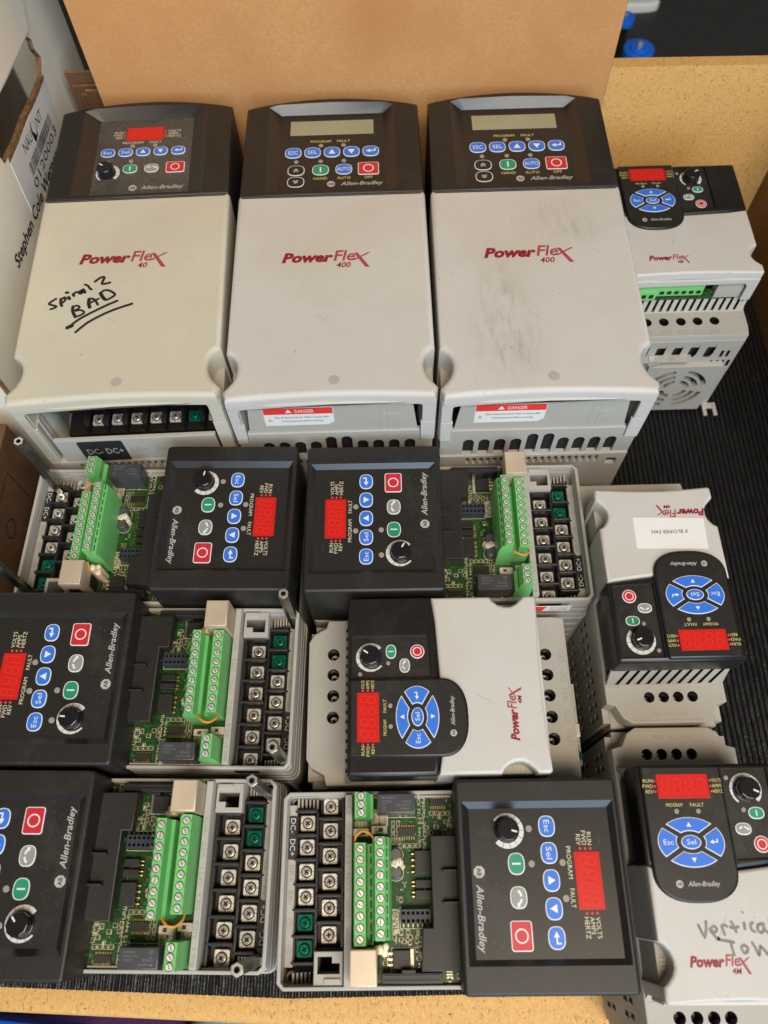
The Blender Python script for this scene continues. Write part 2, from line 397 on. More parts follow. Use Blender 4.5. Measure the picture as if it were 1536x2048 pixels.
def seven(b, x, y, w_, h, z, m):
    t = w_*.13; sk = .12
    def q(x0, y0, x1, y1): b.flat([(x+a+bb*sk, y+bb) for a, bb in ((x0, y0), (x1, y0), (x1, y1), (x0, y1))], z, m)
    for yy in (0, h/2, h): q(t*1.3, yy-t/2, w_-t*1.3, yy+t/2)
    for xx in (0, w_-t):
        q(xx, t*.7, xx+t, h/2-t*.7); q(xx, h/2+t*.7, xx+t, h-t*.7)
    q(w_+t*.6, -t/2, w_+t*1.5, t/2)
def display(par, x0, y0, x1, y1, z, segs=True, m='display'):
    b = MB(); b.prism([(x0, y0), (x1, y0), (x1, y1), (x0, y1)], z, z+.25, m, .08)
    if segs:
        w_ = (x1-x0)/4.8; h = (y1-y0)*.62
        for i in range(4): seven(b, x0+(x1-x0)*(.06+.235*i), y0+(y1-y0)*.19, w_*.72, h, z+.30, 'seg')
    return b.build('display', par)
def knob(par, cx, cy, z, r, h, ang, rfoot=None):
    b = MB(); n_ = 40
    pts = [((r*(1-.045*(1+math.cos(10*2*math.pi*i/n_))/2))*math.cos(2*math.pi*i/n_), (r*(1-.045*(1+math.cos(10*2*math.pi*i/n_))/2))*math.sin(2*math.pi*i/n_)) for i in range(n_)]
    b.prism(circ(0, 0, r*1.08, 32), 0, h*.25, 'knob', .3)
    b.prism(pts, h*.25, h, 'knob', r*.16, bn=3)
    b.prism([(r*.30, -r*.07), (r*.80, -r*.07), (r*.80, r*.07), (r*.30, r*.07)], h-.05, h+.08, 'white')
    o = b.build('knob', par); o.location = (cx*S, cy*S, z*S); o.rotation_euler = (0, 0, R_(ang)); return o
def dialring(par, cx, cy, z, r, r0):
    b = MB(); a0, a1 = 232, -48; n_ = 40; outer = []; inner = []
    for i in range(n_+1):
        t = i/n_; a = R_(a0+(a1-a0)*t); w_ = (.9+(r-r0)*t*1.15); outer.append((cx+r*math.cos(a), cy+r*math.sin(a))); inner.append((cx+(r-w_)*math.cos(a), cy+(r-w_)*math.sin(a)))
    vs_ = [(x, y, z) for x, y in outer]+[(x, y, z) for x, y in inner]; k = n_+1
    b.add(vs_, [[i, k+i, k+i+1, i+1][::-1] if False else [k+i, i, i+1, k+i+1][::-1] for i in range(n_)], 'dial')
    for j in range(1, 10):
        a = R_(a0+(a1-a0)*(j/10)); c, s_ = math.cos(a), math.sin(a)
        b.stroke([(cx+r*c, cy+r*s_), (cx+(r0-.5)*c, cy+(r0-.5)*s_)], .22, z+.03, 'line')
    return b.build('dial', par)
def lamp(par, cx, cy, z, r=1.7, m='led'):
    b = MB(); b.prism(circ(0, 0, r, 18), 0, .3, m, .25); o = b.build('indicator_light', par); o.location = (cx*S, cy*S, z*S); return o
def ablogo(b, cx, cy, r, z, m='brand'):
    b.prism([(cx+r*math.cos(R_(22.5+45*i)), cy+r*math.sin(R_(22.5+45*i))) for i in range(8)], z-.01, z, m)
    b.text('AB', cx, cy-r*.36, r*.72, z+.03, 'film', width=r*1.3, align='c', bold=.02)
def ab_text(b, x, y, wd, cap, z): b.text('Allen-Bradley', x, y, cap, z, 'brand', width=wd, shear=.28, bold=.012)
def logo(b, x, y, wd, cap, z, sub, subx):
    # "PowerFlex" word mark: bold first half, pale second half, long-tailed x
    b.text('Power', x, y, cap, z, 'logo', width=wd*.60, shear=.25, bold=.05)
    b.text('Fle', x+wd*.60, y+cap*.06, cap*1.12, z+.01, 'logo2', width=wd*.25, shear=.2, bold=.02)
    xx = x+wd*.835; t = wd*.028
    b.add([(xx, y+cap*.9, z), (xx+t*1.6, y+cap*.9, z), (xx+wd*.185, y-cap*.75, z), (xx+wd*.185-t*1.9, y-cap*.75, z)][::-1], [[0, 1, 2, 3]], 'logo2')
    b.add([(xx+wd*.16, y+cap*.9, z+.01), (xx+wd*.16+t*1.3, y+cap*.9, z+.01), (xx+t*.6, y+cap*.06, z+.01), (xx-t*.8, y+cap*.06, z+.01)][::-1], [[0, 1, 2, 3]], 'logo2')
    b.text(sub, x+wd*subx, y-cap*.72, cap*.56, z, 'logo', shear=.2, bold=.02, align='r')
def std_keypad(bez, ox, oy, z, ang, film='film', filmrect=None):
    """keys, display, dial and printing of the five-key pad; (ox,oy) shifts the whole pad"""
    b = MB(); r0 = filmrect
    b.flat(r0, z, film); zz = z+.04
    def P(x, y): return (x+ox, y+oy)
    for t, yy in (('RUN', 162.7), ('FWD', 159.9), ('REV', 157.1)): b.text(t, *P(32.2, yy), 2.2, zz, 'cream', align='r')
    for t, yy in (('VOLTS', 162.7), ('AMPS', 159.9), ('HERTZ', 157.1)): b.text(t, *P(65.2, yy), 2.2, zz, 'cream')
    b.text('PROGRAM', *P(32.7, 151.4), 2.2, zz, 'cream', width=15.2); b.text('FAULT', *P(52.3, 151.4), 2.2, zz, 'cream', width=8.9)
    ablogo(b, *P(44.2, 106.2), 3.0, zz); ab_text(b, *P(50, 104.4), 30.5, 3.5, zz)
    b.build('keypad_film', bez)
    display(bez, *P(35.3, 155), *P(61.9, 168), z)
    for sx in (33.7, 63.4):
        for yy in (163.8, 161.2, 158.6): lamp(bez, *P(sx, yy), z, .75, 'ledred')
    for x, s_ in ((22.9, 'Esc'), (35.7, 'Sel'), (48.5, 'up'), (61.3, 'dn'), (74.2, 'ent')): button(bez, *P(x, 142.5), z, 5.2, 4.3, 'blue', s_)
    button(bez, *P(40.6, 125.4), z, 5.2, 4.3, 'green', 'I'); button(bez, *P(56.1, 125.3), z, 5.2, 4.3, 'grey', 'jog'); button(bez, *P(73.2, 125.4), z, 6.8, 5.4, 'red', 'O', p=None)
    for x, y in ((23.9, 133.2), (40.6, 133.2), (40.2, 149), (56.7, 149)): lamp(bez, *P(x, y), z)
    dialring(bez, *P(24.9, 121.9), z+.05, 8.6, 5.6); knob(bez, *P(24.6, 121.7), z, 5.9, 6.5, ang)
def recess(b, outer, inner, z1, z0, m):
    k = len(outer); b.add([(x, y, z1) for x, y in outer]+[(x, y, z0) for x, y in inner], [[i, (i+1) % k, k+(i+1) % k, k+i] for i in range(k)], m)

# ------------------------------------------------------------------ setting
b = MB(); b.box(-900, -900, -730, 1400, 560, -720, 'carpet'); tag(b.build('floor'), kind='structure')
b = MB(); b.box(-1500, 700, -262, 2200, 3500, -250, 'matflat'); tag(b.build('bench_floor'), kind='structure')
# shelf board under the mat: bullnosed front edge
b = MB()
prof = [(-4.0, 0.0)]
for i in range(7):
    a = R_(90*i/6); prof.append((-9-5*math.sin(a)*1.0, 0))
pts = []
fr = lambda x: -66-(x+253)*.0388 if x < 60 else -78.2+(x-60)*.02
nx = 14; prof = [(60, -4), (6, -4), (3, -4.4), (.8, -5.6), (0, -7.5), (0, -20), (2, -22), (60, -22)]
vs_ = []
for i in range(nx+1):
    x = -420+i*(345+420)/nx
    for dy, z in prof: vs_.append((x, fr(x)+dy, z))
k = len(prof); b.add(vs_, [[i*k+j, i*k+j+1, (i+1)*k+j+1, (i+1)*k+j] for i in range(nx) for j in range(k-1)], 'board')
b.box(-420, -20, -22, 345, 580, -4, 'board')
tag(b.build('shelf'), kind='structure')
# ribbed rubber mat: real ribs running front to back
b = MB(); pitch = 4.0; x = -262.0; prof = []
while x < 328:
    for dx, z in ((0, -2.6), (.7, -2.4), (1.1, -.6), (1.7, 0), (2.5, 0), (3.1, -.6), (3.5, -2.4)): prof.append((x+dx, z))
    x += pitch
ny = 190; vs_ = []; rm = random.Random(5)
for j in range(ny+1):
    for (px_, z) in prof:
        y0 = -52-(px_+253)*.0325 if px_ < -70 else -58+(px_+70)*.021
        y = y0+(572-y0)*j/ny
        vs_.append((px_+.2*math.sin(y*.035)+rm.uniform(-.04, .04), y, z+(rm.uniform(-.35, .1) if z > -2 else 0)))
k = len(prof); b.add(vs_, [[j*k+i, j*k+i+1, (j+1)*k+i+1, (j+1)*k+i] for j in range(ny) for i in range(k-1)], 'mat')
tag(b.build('rubber_mat', angle=25), 'black ribbed rubber mat lying under all the motor drives', 'rubber mat')
b = MB(); b.box(-232, 576, -4, 329, 588, 172, 'board', .8); tag(b.build('back_board'), 'tan particle board standing upright behind the drives', 'board')
b = MB(); b.box(329, -20, -4, 347, 594, 180, 'sideboard', .8); tag(b.build('side_board'), 'smooth brown board with painted-in shade along the right edge', 'board')
# cardboard sheet standing behind the big drives
b = MB(); b.X = Matrix(((1, 0, 0, 0), (0, 0, -1, 551), (0, 1, 0, 0), (0, 0, 0, 1)))
b.prism([(-222, .2), (160, .2), (160, 400), (-226, 400)], 0, 3.2, 'card', .3, side='cardedge', bottom=True)
tag(b.build('cardboard_sheet'), 'large brown cardboard sheet standing upright behind the three big drives', 'cardboard')
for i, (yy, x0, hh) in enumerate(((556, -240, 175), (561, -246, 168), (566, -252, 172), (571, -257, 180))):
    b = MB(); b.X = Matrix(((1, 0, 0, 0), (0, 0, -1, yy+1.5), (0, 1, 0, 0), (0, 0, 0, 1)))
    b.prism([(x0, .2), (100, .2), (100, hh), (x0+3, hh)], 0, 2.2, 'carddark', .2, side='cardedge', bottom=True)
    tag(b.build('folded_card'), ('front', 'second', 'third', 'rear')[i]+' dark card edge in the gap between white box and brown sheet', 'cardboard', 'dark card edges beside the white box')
# white file box with torn hand hole
fb = thing('file_box', 'white cardboard box with torn hand hole and barcode sticker, left of the drives', 'box')
WALL = Matrix(((0, 0, 1, -266), (1, 0, 0, 0), (0, 1, 0, 0), (0, 0, 0, 1)))
b = MB(); b.X = WALL
hole = [(441, 212), (443, 204), (456, 202), (470, 199.5), (500, 197.5), (520, 194), (549, 191), (554, 195), (561, 199), (556, 208), (558, 214), (553, 220), (540, 222), (500, 226), (478, 229), (452, 231), (442, 224)]
b.prism([(308, 1), (630, 1), (630, 340), (308, 340)], 0, 4, 'whitebox', 0, holes=[hole], hd=4, hside='cardedge', side='cardedge')
tr = [(449, 199.6), (470, 197.3), (500, 195.2), (520, 192), (548.5, 189.4), (552, 191), (549, 192.3), (520, 195.5), (500, 198.6), (470, 201.2), (450, 203)]
b.prism(tr, 4, 4.4, 'cardedge')
b.X = Matrix.Identity(4)
b.box(-560, 626, 1, -266.5, 630, 340, 'whitebox'); b.box(-560, 308, 1, -266.5, 312, 340, 'whitebox')
b.build('side_wall', fb)
b = MB(); b.box(-345, 380, 60, -318, 620, 300, 'boxin'); b.build('inner_flap', fb)
b = MB(); b.X = WALL; b.prism([(380, 231), (440, 234.5), (478, 231), (556, 222), (566, 236), (572, 339), (380, 339)], 4, 5.5, 'whitebox', .4); b.build('flap', fb)
b = MB(); b.X = WALL
b.prism([(444, 158), (540, 149), (550, 189.8), (449, 198.5)], 4, 4.3, 'label')
def onwall(t, y0, z0, y1, z1, cap, m='line', **k):
    a = math.degrees(math.atan2(z1-z0, y1-y0)); b.text(t, y0, z0, cap, 4.4, m, width=math.hypot(y1-y0, z1-z0), rot=a, **k)
onwall('NAU', 474, 185.5, 493, 182.5, 7.5); onwall('NT', 508, 180.5, 521, 178.5, 7.5)
b.ring(circ(500.5, 184.5, 5.4, 20, 6.2), circ(501.6, 185.3, 3.6, 20, 4.9), 4.4, 'line'); b.flat(circ(497.5, 181.2, 2.6, 12, 3.4), 4.42, 'line')
rb = random.Random(3); x = 0
while x < 63:
    wd = rb.choice((.5, .5, 1.0, 1.6)); 
    for_ = [(469+x, 170.8-x*.08), (469+x+wd, 170.8-(x+wd)*.08), (470+x+wd, 179.5-(x+wd)*.085), (470+x, 179.5-x*.085)]
    b.flat(for_, 4.4, 'line'); x += wd+rb.choice((.5, .7, 1.1))
onwall('0120003', 465, 162.6, 533, 157.5, 6.6)
b.build('sticker', fb)
b = MB(); b.X = WALL
onwall('Stephen Cole Werner,', 392, 159.5, 520, 146.5, 8.5, shear=.15, bold=.02); b.build('lettering', fb)
# brown carton lower left
cb = MB(); cb.X = Matrix(((0, 0, 1, -268), (1, 0, 0, 0), (0, 1, 0, 0), (0, 0, 0, 1)))
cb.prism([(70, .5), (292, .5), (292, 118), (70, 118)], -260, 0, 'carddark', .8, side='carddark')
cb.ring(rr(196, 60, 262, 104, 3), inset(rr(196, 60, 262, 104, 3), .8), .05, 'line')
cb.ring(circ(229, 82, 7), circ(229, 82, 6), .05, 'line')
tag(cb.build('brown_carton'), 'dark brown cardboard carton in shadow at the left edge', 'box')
# things beyond the board and below the shelf
def bluecap(x, y, r, lab):
    t = thing('blue_disc', lab, 'disc', 'small blue discs beyond the board')
    b = MB(); b.prism(circ(0, 0, r, 32), -10, 0, 'bluep', r*.12, bottom=True); b.prism(circ(0, 0, r*.6, 24), -130, -10, 'tblk'); b.prism(circ(0, 0, r*.62, 32), -.1, r*.14, 'bluep', r*.1); b.build('rim', t)
    b = MB(); b.prism(circ(0, 0, r*.2, 16), 0, r*.36, 'metal2', r*.08); b.build('bolt', t)
    t.location = (x*S, y*S, -.12)
bluecap(332, 1032, 21, 'larger round blue disc with silver bolt beyond the tan board')
bluecap(323, 1100, 13, 'smaller round blue disc behind the cardboard edge')
b = MB(); b.X = Matrix.Translation((405, 1330, -250)) @ Matrix.Rotation(.05, 4, 'Z'); b.prism(superell(0, 0, 34, 17, 3.5), 0, 14, 'label', 5, bn=3); tag(b.build('white_block'), 'small white rounded plastic piece on the black floor', 'plastic piece')
b = MB(); b.prism([(-760, -330), (-560, -330), (-395, -152), (-760, -118)], -640, -600, 'bluep', 6); tag(b.build('blue_tray'), 'bright blue plastic edge below the shelf, bottom left corner', 'tray')
b = MB(); b.X = Matrix.Translation((-245, -172, -715)) @ Matrix.Rotation(.2, 4, 'Z'); b.prism(superell(0, 0, 55, 30, 2.3), 0, 40, 'bluebag', 16, bn=4); tag(b.build('plastic_bag'), 'pale blue crumpled plastic on the purple carpet', 'plastic bag')

# ------------------------------------------------------------------ screws used everywhere
def phillips(name, r, plate, m='metal2', pm='metal'):
    b = MB()
    if plate:
        b.prism(rr(-plate, -plate, plate, plate, plate*.28), -1.6, -.4, pm, .35)
        for a in range(4):
            x, y = (plate*.82*math.cos(a*math.pi/2), plate*.82*math.sin(a*math.pi/2)); b.stroke([(x*.8, y*.8), (x*1.15, y*1.15)], .22, -.36, 'line')
        b.ring(circ(0, 0, r*1.20, 28), circ(0, 0, r*.99, 28), -.34, 'void')
    cross = []
    w1, w2 = r*.15, r*.56
    for k in range(4):
        c, s_ = math.cos(k*math.pi/2), math.sin(k*math.pi/2)
        for x, y in ((w2, -w1), (w2, w1), (w1*1.1, w1*1.1)): cross.append((x*c-y*s_, x*s_+y*c))
    b.prism(circ(0, 0, r, 24), -1.5, 1.0, m, r*.22, holes=[[(x*.92, y*.92) for x, y in cross]], hd=.8, hm='void', bn=3, hside='stud')
    o = b.build(name); return o
def slotscrew(r):
    b = MB(); s_ = r*.11
    b.prism(circ(0, 0, r, 20), -1.2, 0, 'metal', .18, holes=[[(-r*.82, -s_), (r*.82, -s_), (r*.82, s_), (-r*.82, s_)]], hd=.6, hm='void'); return b.build('terminal_screw')
proto = [phillips('terminal_screw', 2.7, 0), phillips('terminal_screw', 2.7, 0, 'gscrew'), slotscrew(1.75)]
def plate(b, u, v, z, pm='metal', h=4.2):
    b.prism(rr(u-h, v-h, u+h, v+h, h*.28), z-1.6, z-.4, pm, .35)
    for a in range(4):
        c, s_ = math.cos(a*math.pi/2), math.sin(a*math.pi/2); b.stroke([(u+h*.74*c, v+h*.74*s_), (u+h*.95*c, v+h*.95*s_)], .25, z-.36, 'line')
    b.flat(circ(u, v, 3.15, 24), z-.34, 'void')
PS, GS, SS = proto

# ------------------------------------------------------------------ opened drive (100 x 180)
def make_open():
    t = thing('motor_drive', 'x', 'motor drive')
    rs = random.Random(11)
    # housing tray
    b = MB(); W, L = 99.5, 180
    b.prism(rr(0, 0, W, L, 5), 0, 78, 'base', 0)
    for z0, z1, i in ((78, 86, .7), (86, 94, 1.2), (94, 102, 1.7)): b.prism(rr(i, i, W-i, L, 4.5), z0, z1, 'base', .35, top=False)
    for z0, z1, i in ((14, 20, -.6), (26, 32, -.6), (38, 44, -.6), (50, 56, -.6), (62, 68, -.6)): b.prism(rr(i, i+3, W-i, L-3, 4.5), z0, z1, 'base', .3, bottom=True)
    b.holed(rr(1.7, 1.7, W-1.7, L, 4), [rr(4, 4, W-4, 95, 2)], 102, 'base')
    # upper lip of the lower end
    lip = [(1.7, 97), (1.7, 5), (5, 1.7), (W-5, 1.7), (W-1.7, 5), (W-1.7, 97), (W-3.6, 97), (W-3.6, 5.6), (W-5.6, 3.8), (5.6, 3.8), (3.6, 5.6), (3.6, 97)]
    b.prism(lip, 102, 109, 'base', .5)
    # inner walls of the well
    inn = rr(4, 4, W-4, 95, 2); k = len(inn)
    b.add([(x, y, 102) for x, y in inn]+[(x, y, 70) for x, y in inn], [[i, (i+1) % k, k+(i+1) % k, k+i] for i in range(k)], 'base')
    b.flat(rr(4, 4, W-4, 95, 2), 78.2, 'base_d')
    for i in range(6): # moulded steps in the two corner pockets
        for u0, u1 in ((4.2, 9), (90.5, W-4.2)): b.box(u0, 8.5+i*2.0, 80, u1, 9.5+i*2.0, 99-i*1.5, 'base')
    for u0 in (6.2, 93.3): b.cyl(u0, 7.5, 3.4, 78, 92, 'base', 18, .4, holes=[circ(u0, 7.5, 2.0, 14)], hd=14, hm='void')
    # grey tabs and pockets
    b.prism(rr(3.2, 20.5, 4.3, 35.5, .4), 80, 106, 'base', .2)
    pk = [(80.2, 20.5), (95.5, 20.5), (95.5, 35.5), (80.2, 35.5)]
    b.prism(pk, 80, 108, 'base', .5, holes=[[(82.6, 22.4), (90.5, 22.4), (90.5, 34), (85.6, 34), (85.6, 30), (82.6, 30)][::-1]], hd=22, hm='void', hside='base_d')
    b.prism(rr(92.4, 26, 95, 34.6, .8), 108, 109.2, 'base', .3)
    # label ledge beside the outer terminals
    b.prism([(7.5, 3.9), (88, 3.9), (88, 8.3), (7.5, 8.3)], 78, 98, 'base', .4)
    b.prism(rr(13.2, 4.0, 36, 8.25, .8), 98, 98.25, 'line')
    b.text('DC-', 14.6, 4.8, 2.8, 98.4, 'dial', width=7.6); b.text('DC+', 25.4, 4.8, 2.8, 98.4, 'dial', width=8.6)
    b.text('BR+', 39, 4.9, 2.5, 98.15, 'emboss', width=8); b.text('BR-', 51.5, 4.9, 2.5, 98.15, 'emboss', width=7)
    for x in (67, 79.7): b.ring(circ(x, 6.1, 1.8, 16), circ(x, 6.1, 1.55, 16), 98.15, 'emboss'); b.stroke([(x-1, 6.1), (x+1, 6.1)], .25, 98.15, 'emboss'); b.stroke([(x, 6.1), (x, 7.3)], .25, 98.2, 'emboss')
    # pale wall between power terminals and board
    b.prism([(3.9, 36.4), (96, 36.4), (96, 40.3), (3.9, 40.3)], 78, 114, 'base', .5)
    for i, tt in enumerate(('R/L1', 'S/L2', 'T/L3', 'U/T1', 'V/T2', 'W/T3')): b.text(tt, 5.5+i*12.7, 37.3, 2.2, 114.1, 'emboss', width=8)
    # side rails along the board
    for u in (4.0, 95.6): b.box(u-.0, 41, 98, u+1.2, 95, 106.8, 'base', .3)
    for v in (58, 76): b.box(3.6, v, 98, 5.8, v+1.6, 108, 'base', .2)
    b.build('housing', t)
    # power terminals
    b = MB()
    out = [(2.0, 21), (2.0, 35.4), (80, 35.4), (80, 20.8), (86.6, 20.8), (86.6, 8.4), (12, 8.4), (12, 21)]
    b.prism(out, 78, 93, 'tblk', .4)
    for i in range(7):
        u = 2.2+i*12.95; b.prism(rr(u-.8, 20.8, u+.9, 35.2, .6), 93, 103.5, 'tblk', .4)
        u = 11+i*12.5
        if u < 90: b.prism(rr(u-.8, 8.6, u+.9, 20.2, .6), 93, 102, 'tblk', .4); b.box(u-.5, 7.3, 88, u+.5, 8.8, 98.4, 'tblk')
    b.box(2.2, 33.8, 93, 79.8, 35.3, 103.2, 'tblk', .3); b.box(12, 19.6, 93, 86, 20.9, 101, 'tblk', .3); b.box(12.2, 8.5, 93, 86.4, 9.2, 99, 'tblk', .2)
    for i in range(6): plate(b, 8.4+i*12.94, 27.2, 97); plate(b, 17.2+i*12.5, 14.3, 97, 'gscrew' if i > 3 else 'metal')
    tb = b.build('power_terminal_block', t)
    for i in range(6):
        place(PS, 'terminal_screw', tb, (8.4+i*12.94, 27.2, 97), rs.uniform(0, 1.5)); s2 = place(GS if i > 3 else PS, 'terminal_screw', tb, (17.2+i*12.5, 14.3, 97), rs.uniform(0, 1.5))
        if i > 3: s2['label'] = 'green terminal screw'
    # circuit board with small soldered pieces
    b = MB(); b.box(4.0, 40.4, 103.6, 95.6, 97, 105.2, 'pcb'); Z = 105.25
    def smd(u, v, rot=0, m='smd'):
        a, c = (1.6, .9) if not rot else (.9, 1.6)
        b.box(u-a/2, v-c/2, Z, u+a/2, v+c/2, Z+.6, m); e = .28
        if rot: b.box(u-a/2, v-c/2-e, Z, u+a/2, v-c/2+.05, Z+.55, 'solder'); b.box(u-a/2, v+c/2-.05, Z, u+a/2, v+c/2+e, Z+.55, 'solder')
        else: b.box(u-a/2-e, v-c/2, Z, u-a/2+.05, v+c/2, Z+.55, 'solder'); b.box(u+a/2-.05, v-c/2, Z, u+a/2+e, v+c/2, Z+.55, 'solder')
        b.ring(rr(u-a/2-.7, v-c/2-.55, u+a/2+.7, v+c/2+.55, .5), rr(u-a/2-.5, v-c/2-.35, u+a/2+.5, v+c/2+.35, .4), Z, 'cream')
    for v in (62.5, 65.4): 
        for u in (18.5, 21.8, 25.2, 28): smd(u, v)
    for v in (67, 70, 73, 76): smd(30.0, v, 1)
    for v in (84, 87, 90, 93): smd(13.5, v, 1)
    for u, v in ((3.9+1.5, 86), (6, 92), (72, 66), (75.5, 66), (72, 69.5), (75.5, 69.5), (76, 74), (80, 74), (84, 75), (12, 64), (12, 67), (86, 57.5), (83, 58), (75, 78), (65, 86), (18, 92), (22, 93)): smd(u, v, rs.random() < .5)
    occ = [(19, 62, 31, 77), (4, 52, 17, 77), (4, 80, 13, 94), (30, 70, 60, 97), (59, 64, 71, 97), (78, 58, 92, 74), (88, 54, 97, 88), (26, 80, 90, 97), (30, 58, 48, 70)]
    for i in range(240):
        u, v = rs.uniform(5, 94), rs.uniform(61.5, 96)
        if any(a-1 < u < c+1 and e-1 < v < d+1 for a, e, c, d in occ): continue
        occ.append((u-1.2, v-1.2, u+1.2, v+1.2)); smd(u, v, rs.random() < .5, rs.choice(('smd', 'smd', 'ic', 'paper')))
    for i in range(110):
        u, v = rs.uniform(5, 95), rs.uniform(60, 95)
        b.flat(circ(u, v, .32, 8), Z, 'solder')
    for i in range(26):
        u, v = rs.uniform(6, 94), rs.uniform(61, 92); b.text(rs.choice(('R101', 'C12', 'D4', 'R33', 'U7', 'C41', 'R8')), u, v, .9, Z+.01, 'cream', rot=rs.choice((0, 90)))
    b.text('CE 77-1.3 94V-0', 5.5, 76.3, 1.5, Z+.02, 'cream', width=23); b.text('E85792  222.01-01', 5.5, 79, 1.5, Z+.02, 'cream', width=26); b.text('APCB', 30.5, 78.4, 1.6, Z+.02, 'cream')
    b.flat([(11.1, 50.7), (20.1, 50.7), (20.1, 59.8), (11.1, 59.8)], Z+.01, 'paper'); b.text('0-20mA', 12, 51.3, 1.7, Z+.04, 'line', width=7.6); b.text('0-10V', 12.5, 57.3, 1.7, Z+.04, 'line', width=7)
    b.stroke([(12, 55), (19, 55)], .25, Z+.04, 'line'); b.flat([(19.8, 55), (18, 54.2), (18, 55.8)], Z+.05, 'line')
    b.flat([(17.3, 41.3), (20.9, 41.3), (20.9, 48.1), (17.3, 48.1)], Z+.01, 'paper'); b.text('SRC', 17.6, 41.6, 1.5, Z+.04, 'line'); b.text('SNK', 17.6, 46.3, 1.5, Z+.04, 'line'); b.stroke([(17.6, 44.6), (20.4, 44.6)], .2, Z+.04, 'line')
    b.flat([(61, 60.8), (72.6, 60.8), (72.6, 64.9), (61, 64.9)], Z+.01, 'paper'); b.text('ENBL', 61.8, 61.6, 2.6, Z+.04, 'line', width=10)
    b.ring(rr(60, 65.4, 70.4, 83, .3), rr(60.3, 65.7, 70.1, 82.7, .3), Z+.01, 'cream')
    b.ring(rr(79, 60.6, 91, 72.4, .3), rr(79.3, 60.9, 90.7, 72.1, .3), Z+.01, 'cream')
    b.ring(circ(34.6, 63.8, 4.2), circ(34.6, 63.8, 3.9), Z+.01, 'cream'); b.ring(circ(43.5, 63.8, 4.2), circ(43.5, 63.8, 3.9), Z+.01, 'cream')
    b.stroke([(2.4+1.8, 53.9), (15.4, 53.9), (15.4, 75.2), (4.2, 75.2)][0:2], .3, Z+.02, 'cream'); b.stroke([(15.4, 53.9), (15.4, 75.2)], .3, Z+.02, 'cream')
    for i in range(4): b.box(88.5+i*1.3, 89, Z, 89.1+i*1.3, 92, Z+.5, 'solder')
    pb = b.build('circuit_board', t)
    def chip(u0, v0, u1, v1, h, pins, axis, name='chip', m='ic', pm='gold', plen=1.3):
        b = MB(); b.box(u0, v0, Z+.2, u1, v1, Z+h, m, .25)
        for i in range(pins):
            if axis == 'u':
                u = u0+(u1-u0)*(i+.5)/pins
                b.box(u-.28, v0-plen, Z, u+.28, v0+.05, Z+h*.5, pm); b.box(u-.28, v1-.05, Z, u+.28, v1+plen, Z+h*.5, pm)
            else:
                v = v0+(v1-v0)*(i+.5)/pins
                b.box(u0-plen, v-.28, Z, u0+.05, v+.28, Z+h*.5, pm); b.box(u1-.05, v-.28, Z, u1+plen, v+.28, Z+h*.5, pm)
        b.flat(circ(u0+1, v0+1, .4, 8), Z+h+.02, 'relay'); return b.build(name, pb)
    chip(20.8, 65.4, 25.6, 74.6, 1.8, 7, 'v'); chip(6.0, 83.2, 10, 92.0, 1.8, 7, 'v')
    for i, (u0, u1) in enumerate(((32.6, 44.4), (47, 50.8), (52, 56))):
        b = MB(); b.box(u0, 73.9, Z, u1, 82.5, Z+3.8, 'ic', .3)
        nn = 4 if i == 0 else 2
        for j in range(nn):
            u = u0+(u1-u0)*(j+.5)/nn; b.box(u-.4, 72, Z, u+.4, 73.9, Z+1.8, 'gold', .2)
        b.build('opto_chip', pb)
    b = MB(); b.box(80, 61.6, Z, 88.5, 70.6, Z+3.4, 'ic', .3); b.box(79.6, 70.6, Z, 88.9, 72.2, Z+1.4, 'solder')
    for j in range(3): b.box(81+j*2.6, 58.4, Z, 82.2+j*2.6, 61.6, Z+.8, 'solder', .2)
    b.build('regulator_chip', pb)
    b = MB(); hs = [[(61.6+a*3.6-.75, 66.6+j*2.5), (61.6+a*3.6+.75, 66.6+j*2.5), (61.6+a*3.6+.75, 68.1+j*2.5), (61.6+a*3.6-.75, 68.1+j*2.5)] for a in (0.35, 1.35) for j in range(6)]
    b.prism([(60.9, 66.1), (68, 66.1), (68, 81.8), (60.9, 81.8)], Z, Z+6.5, 'hdr', .2, holes=hs, hd=3, hm='void')
    for j in range(6): b.box(68, 67+j*2.5, Z, 69.6, 67.6+j*2.5, Z+.8, 'solder')
    b.build('pin_header', pb)
    b = MB(); b.box(90.0, 55.8, Z, 94.6, 86.6, Z+8.5, 'tblk', .3, ); b.box(90.9, 57, Z+8.5, 91.4, 85, Z+9.1, 'hdr'); b.box(93.2, 57, Z+8.5, 93.7, 85, Z+9.1, 'hdr'); b.box(88.6, 66, Z, 90.2, 73, Z+8.4, 'tblk', .2); b.build('slot_connector', pb)
    for u in (34.6, 43.5):
        b = MB(); b.cyl(u, 63.8, 3.4, Z, Z+6.5, 'cap', 24, .5); b.ring(circ(u, 63.8, 3.0, 20), circ(u, 63.8, 2.7, 20), Z+6.53, 'ic'); b.build('capacitor', pb)
    b = MB(); 
    for (u, v, r, z1) in ((39, 63.2, 2.6, Z+7), (38.2, 65.4, 2.2, Z+7.4), (40.4, 66.8, 1.8, Z+5), (39.4, 61.0, 1.9, Z+6)): b.prism([(u+r*(1+.15*math.sin(3*a))*math.cos(a), v+r*(1+.15*math.cos(4*a))*math.sin(a)) for a in [2*math.pi*i/18 for i in range(18)]], Z, z1, 'glue', r*.6, bn=4)
    b.build('glue_blob', pb)
    b = MB()
    for (u, v, r, z1) in ((79.0, 55.2, 2.2, 124), (80.6, 57.4, 2.0, 119), (77.8, 58, 1.7, 122)): b.prism(circ(u, v, r, 14), Z, z1, 'glue', r*.6, bn=3)
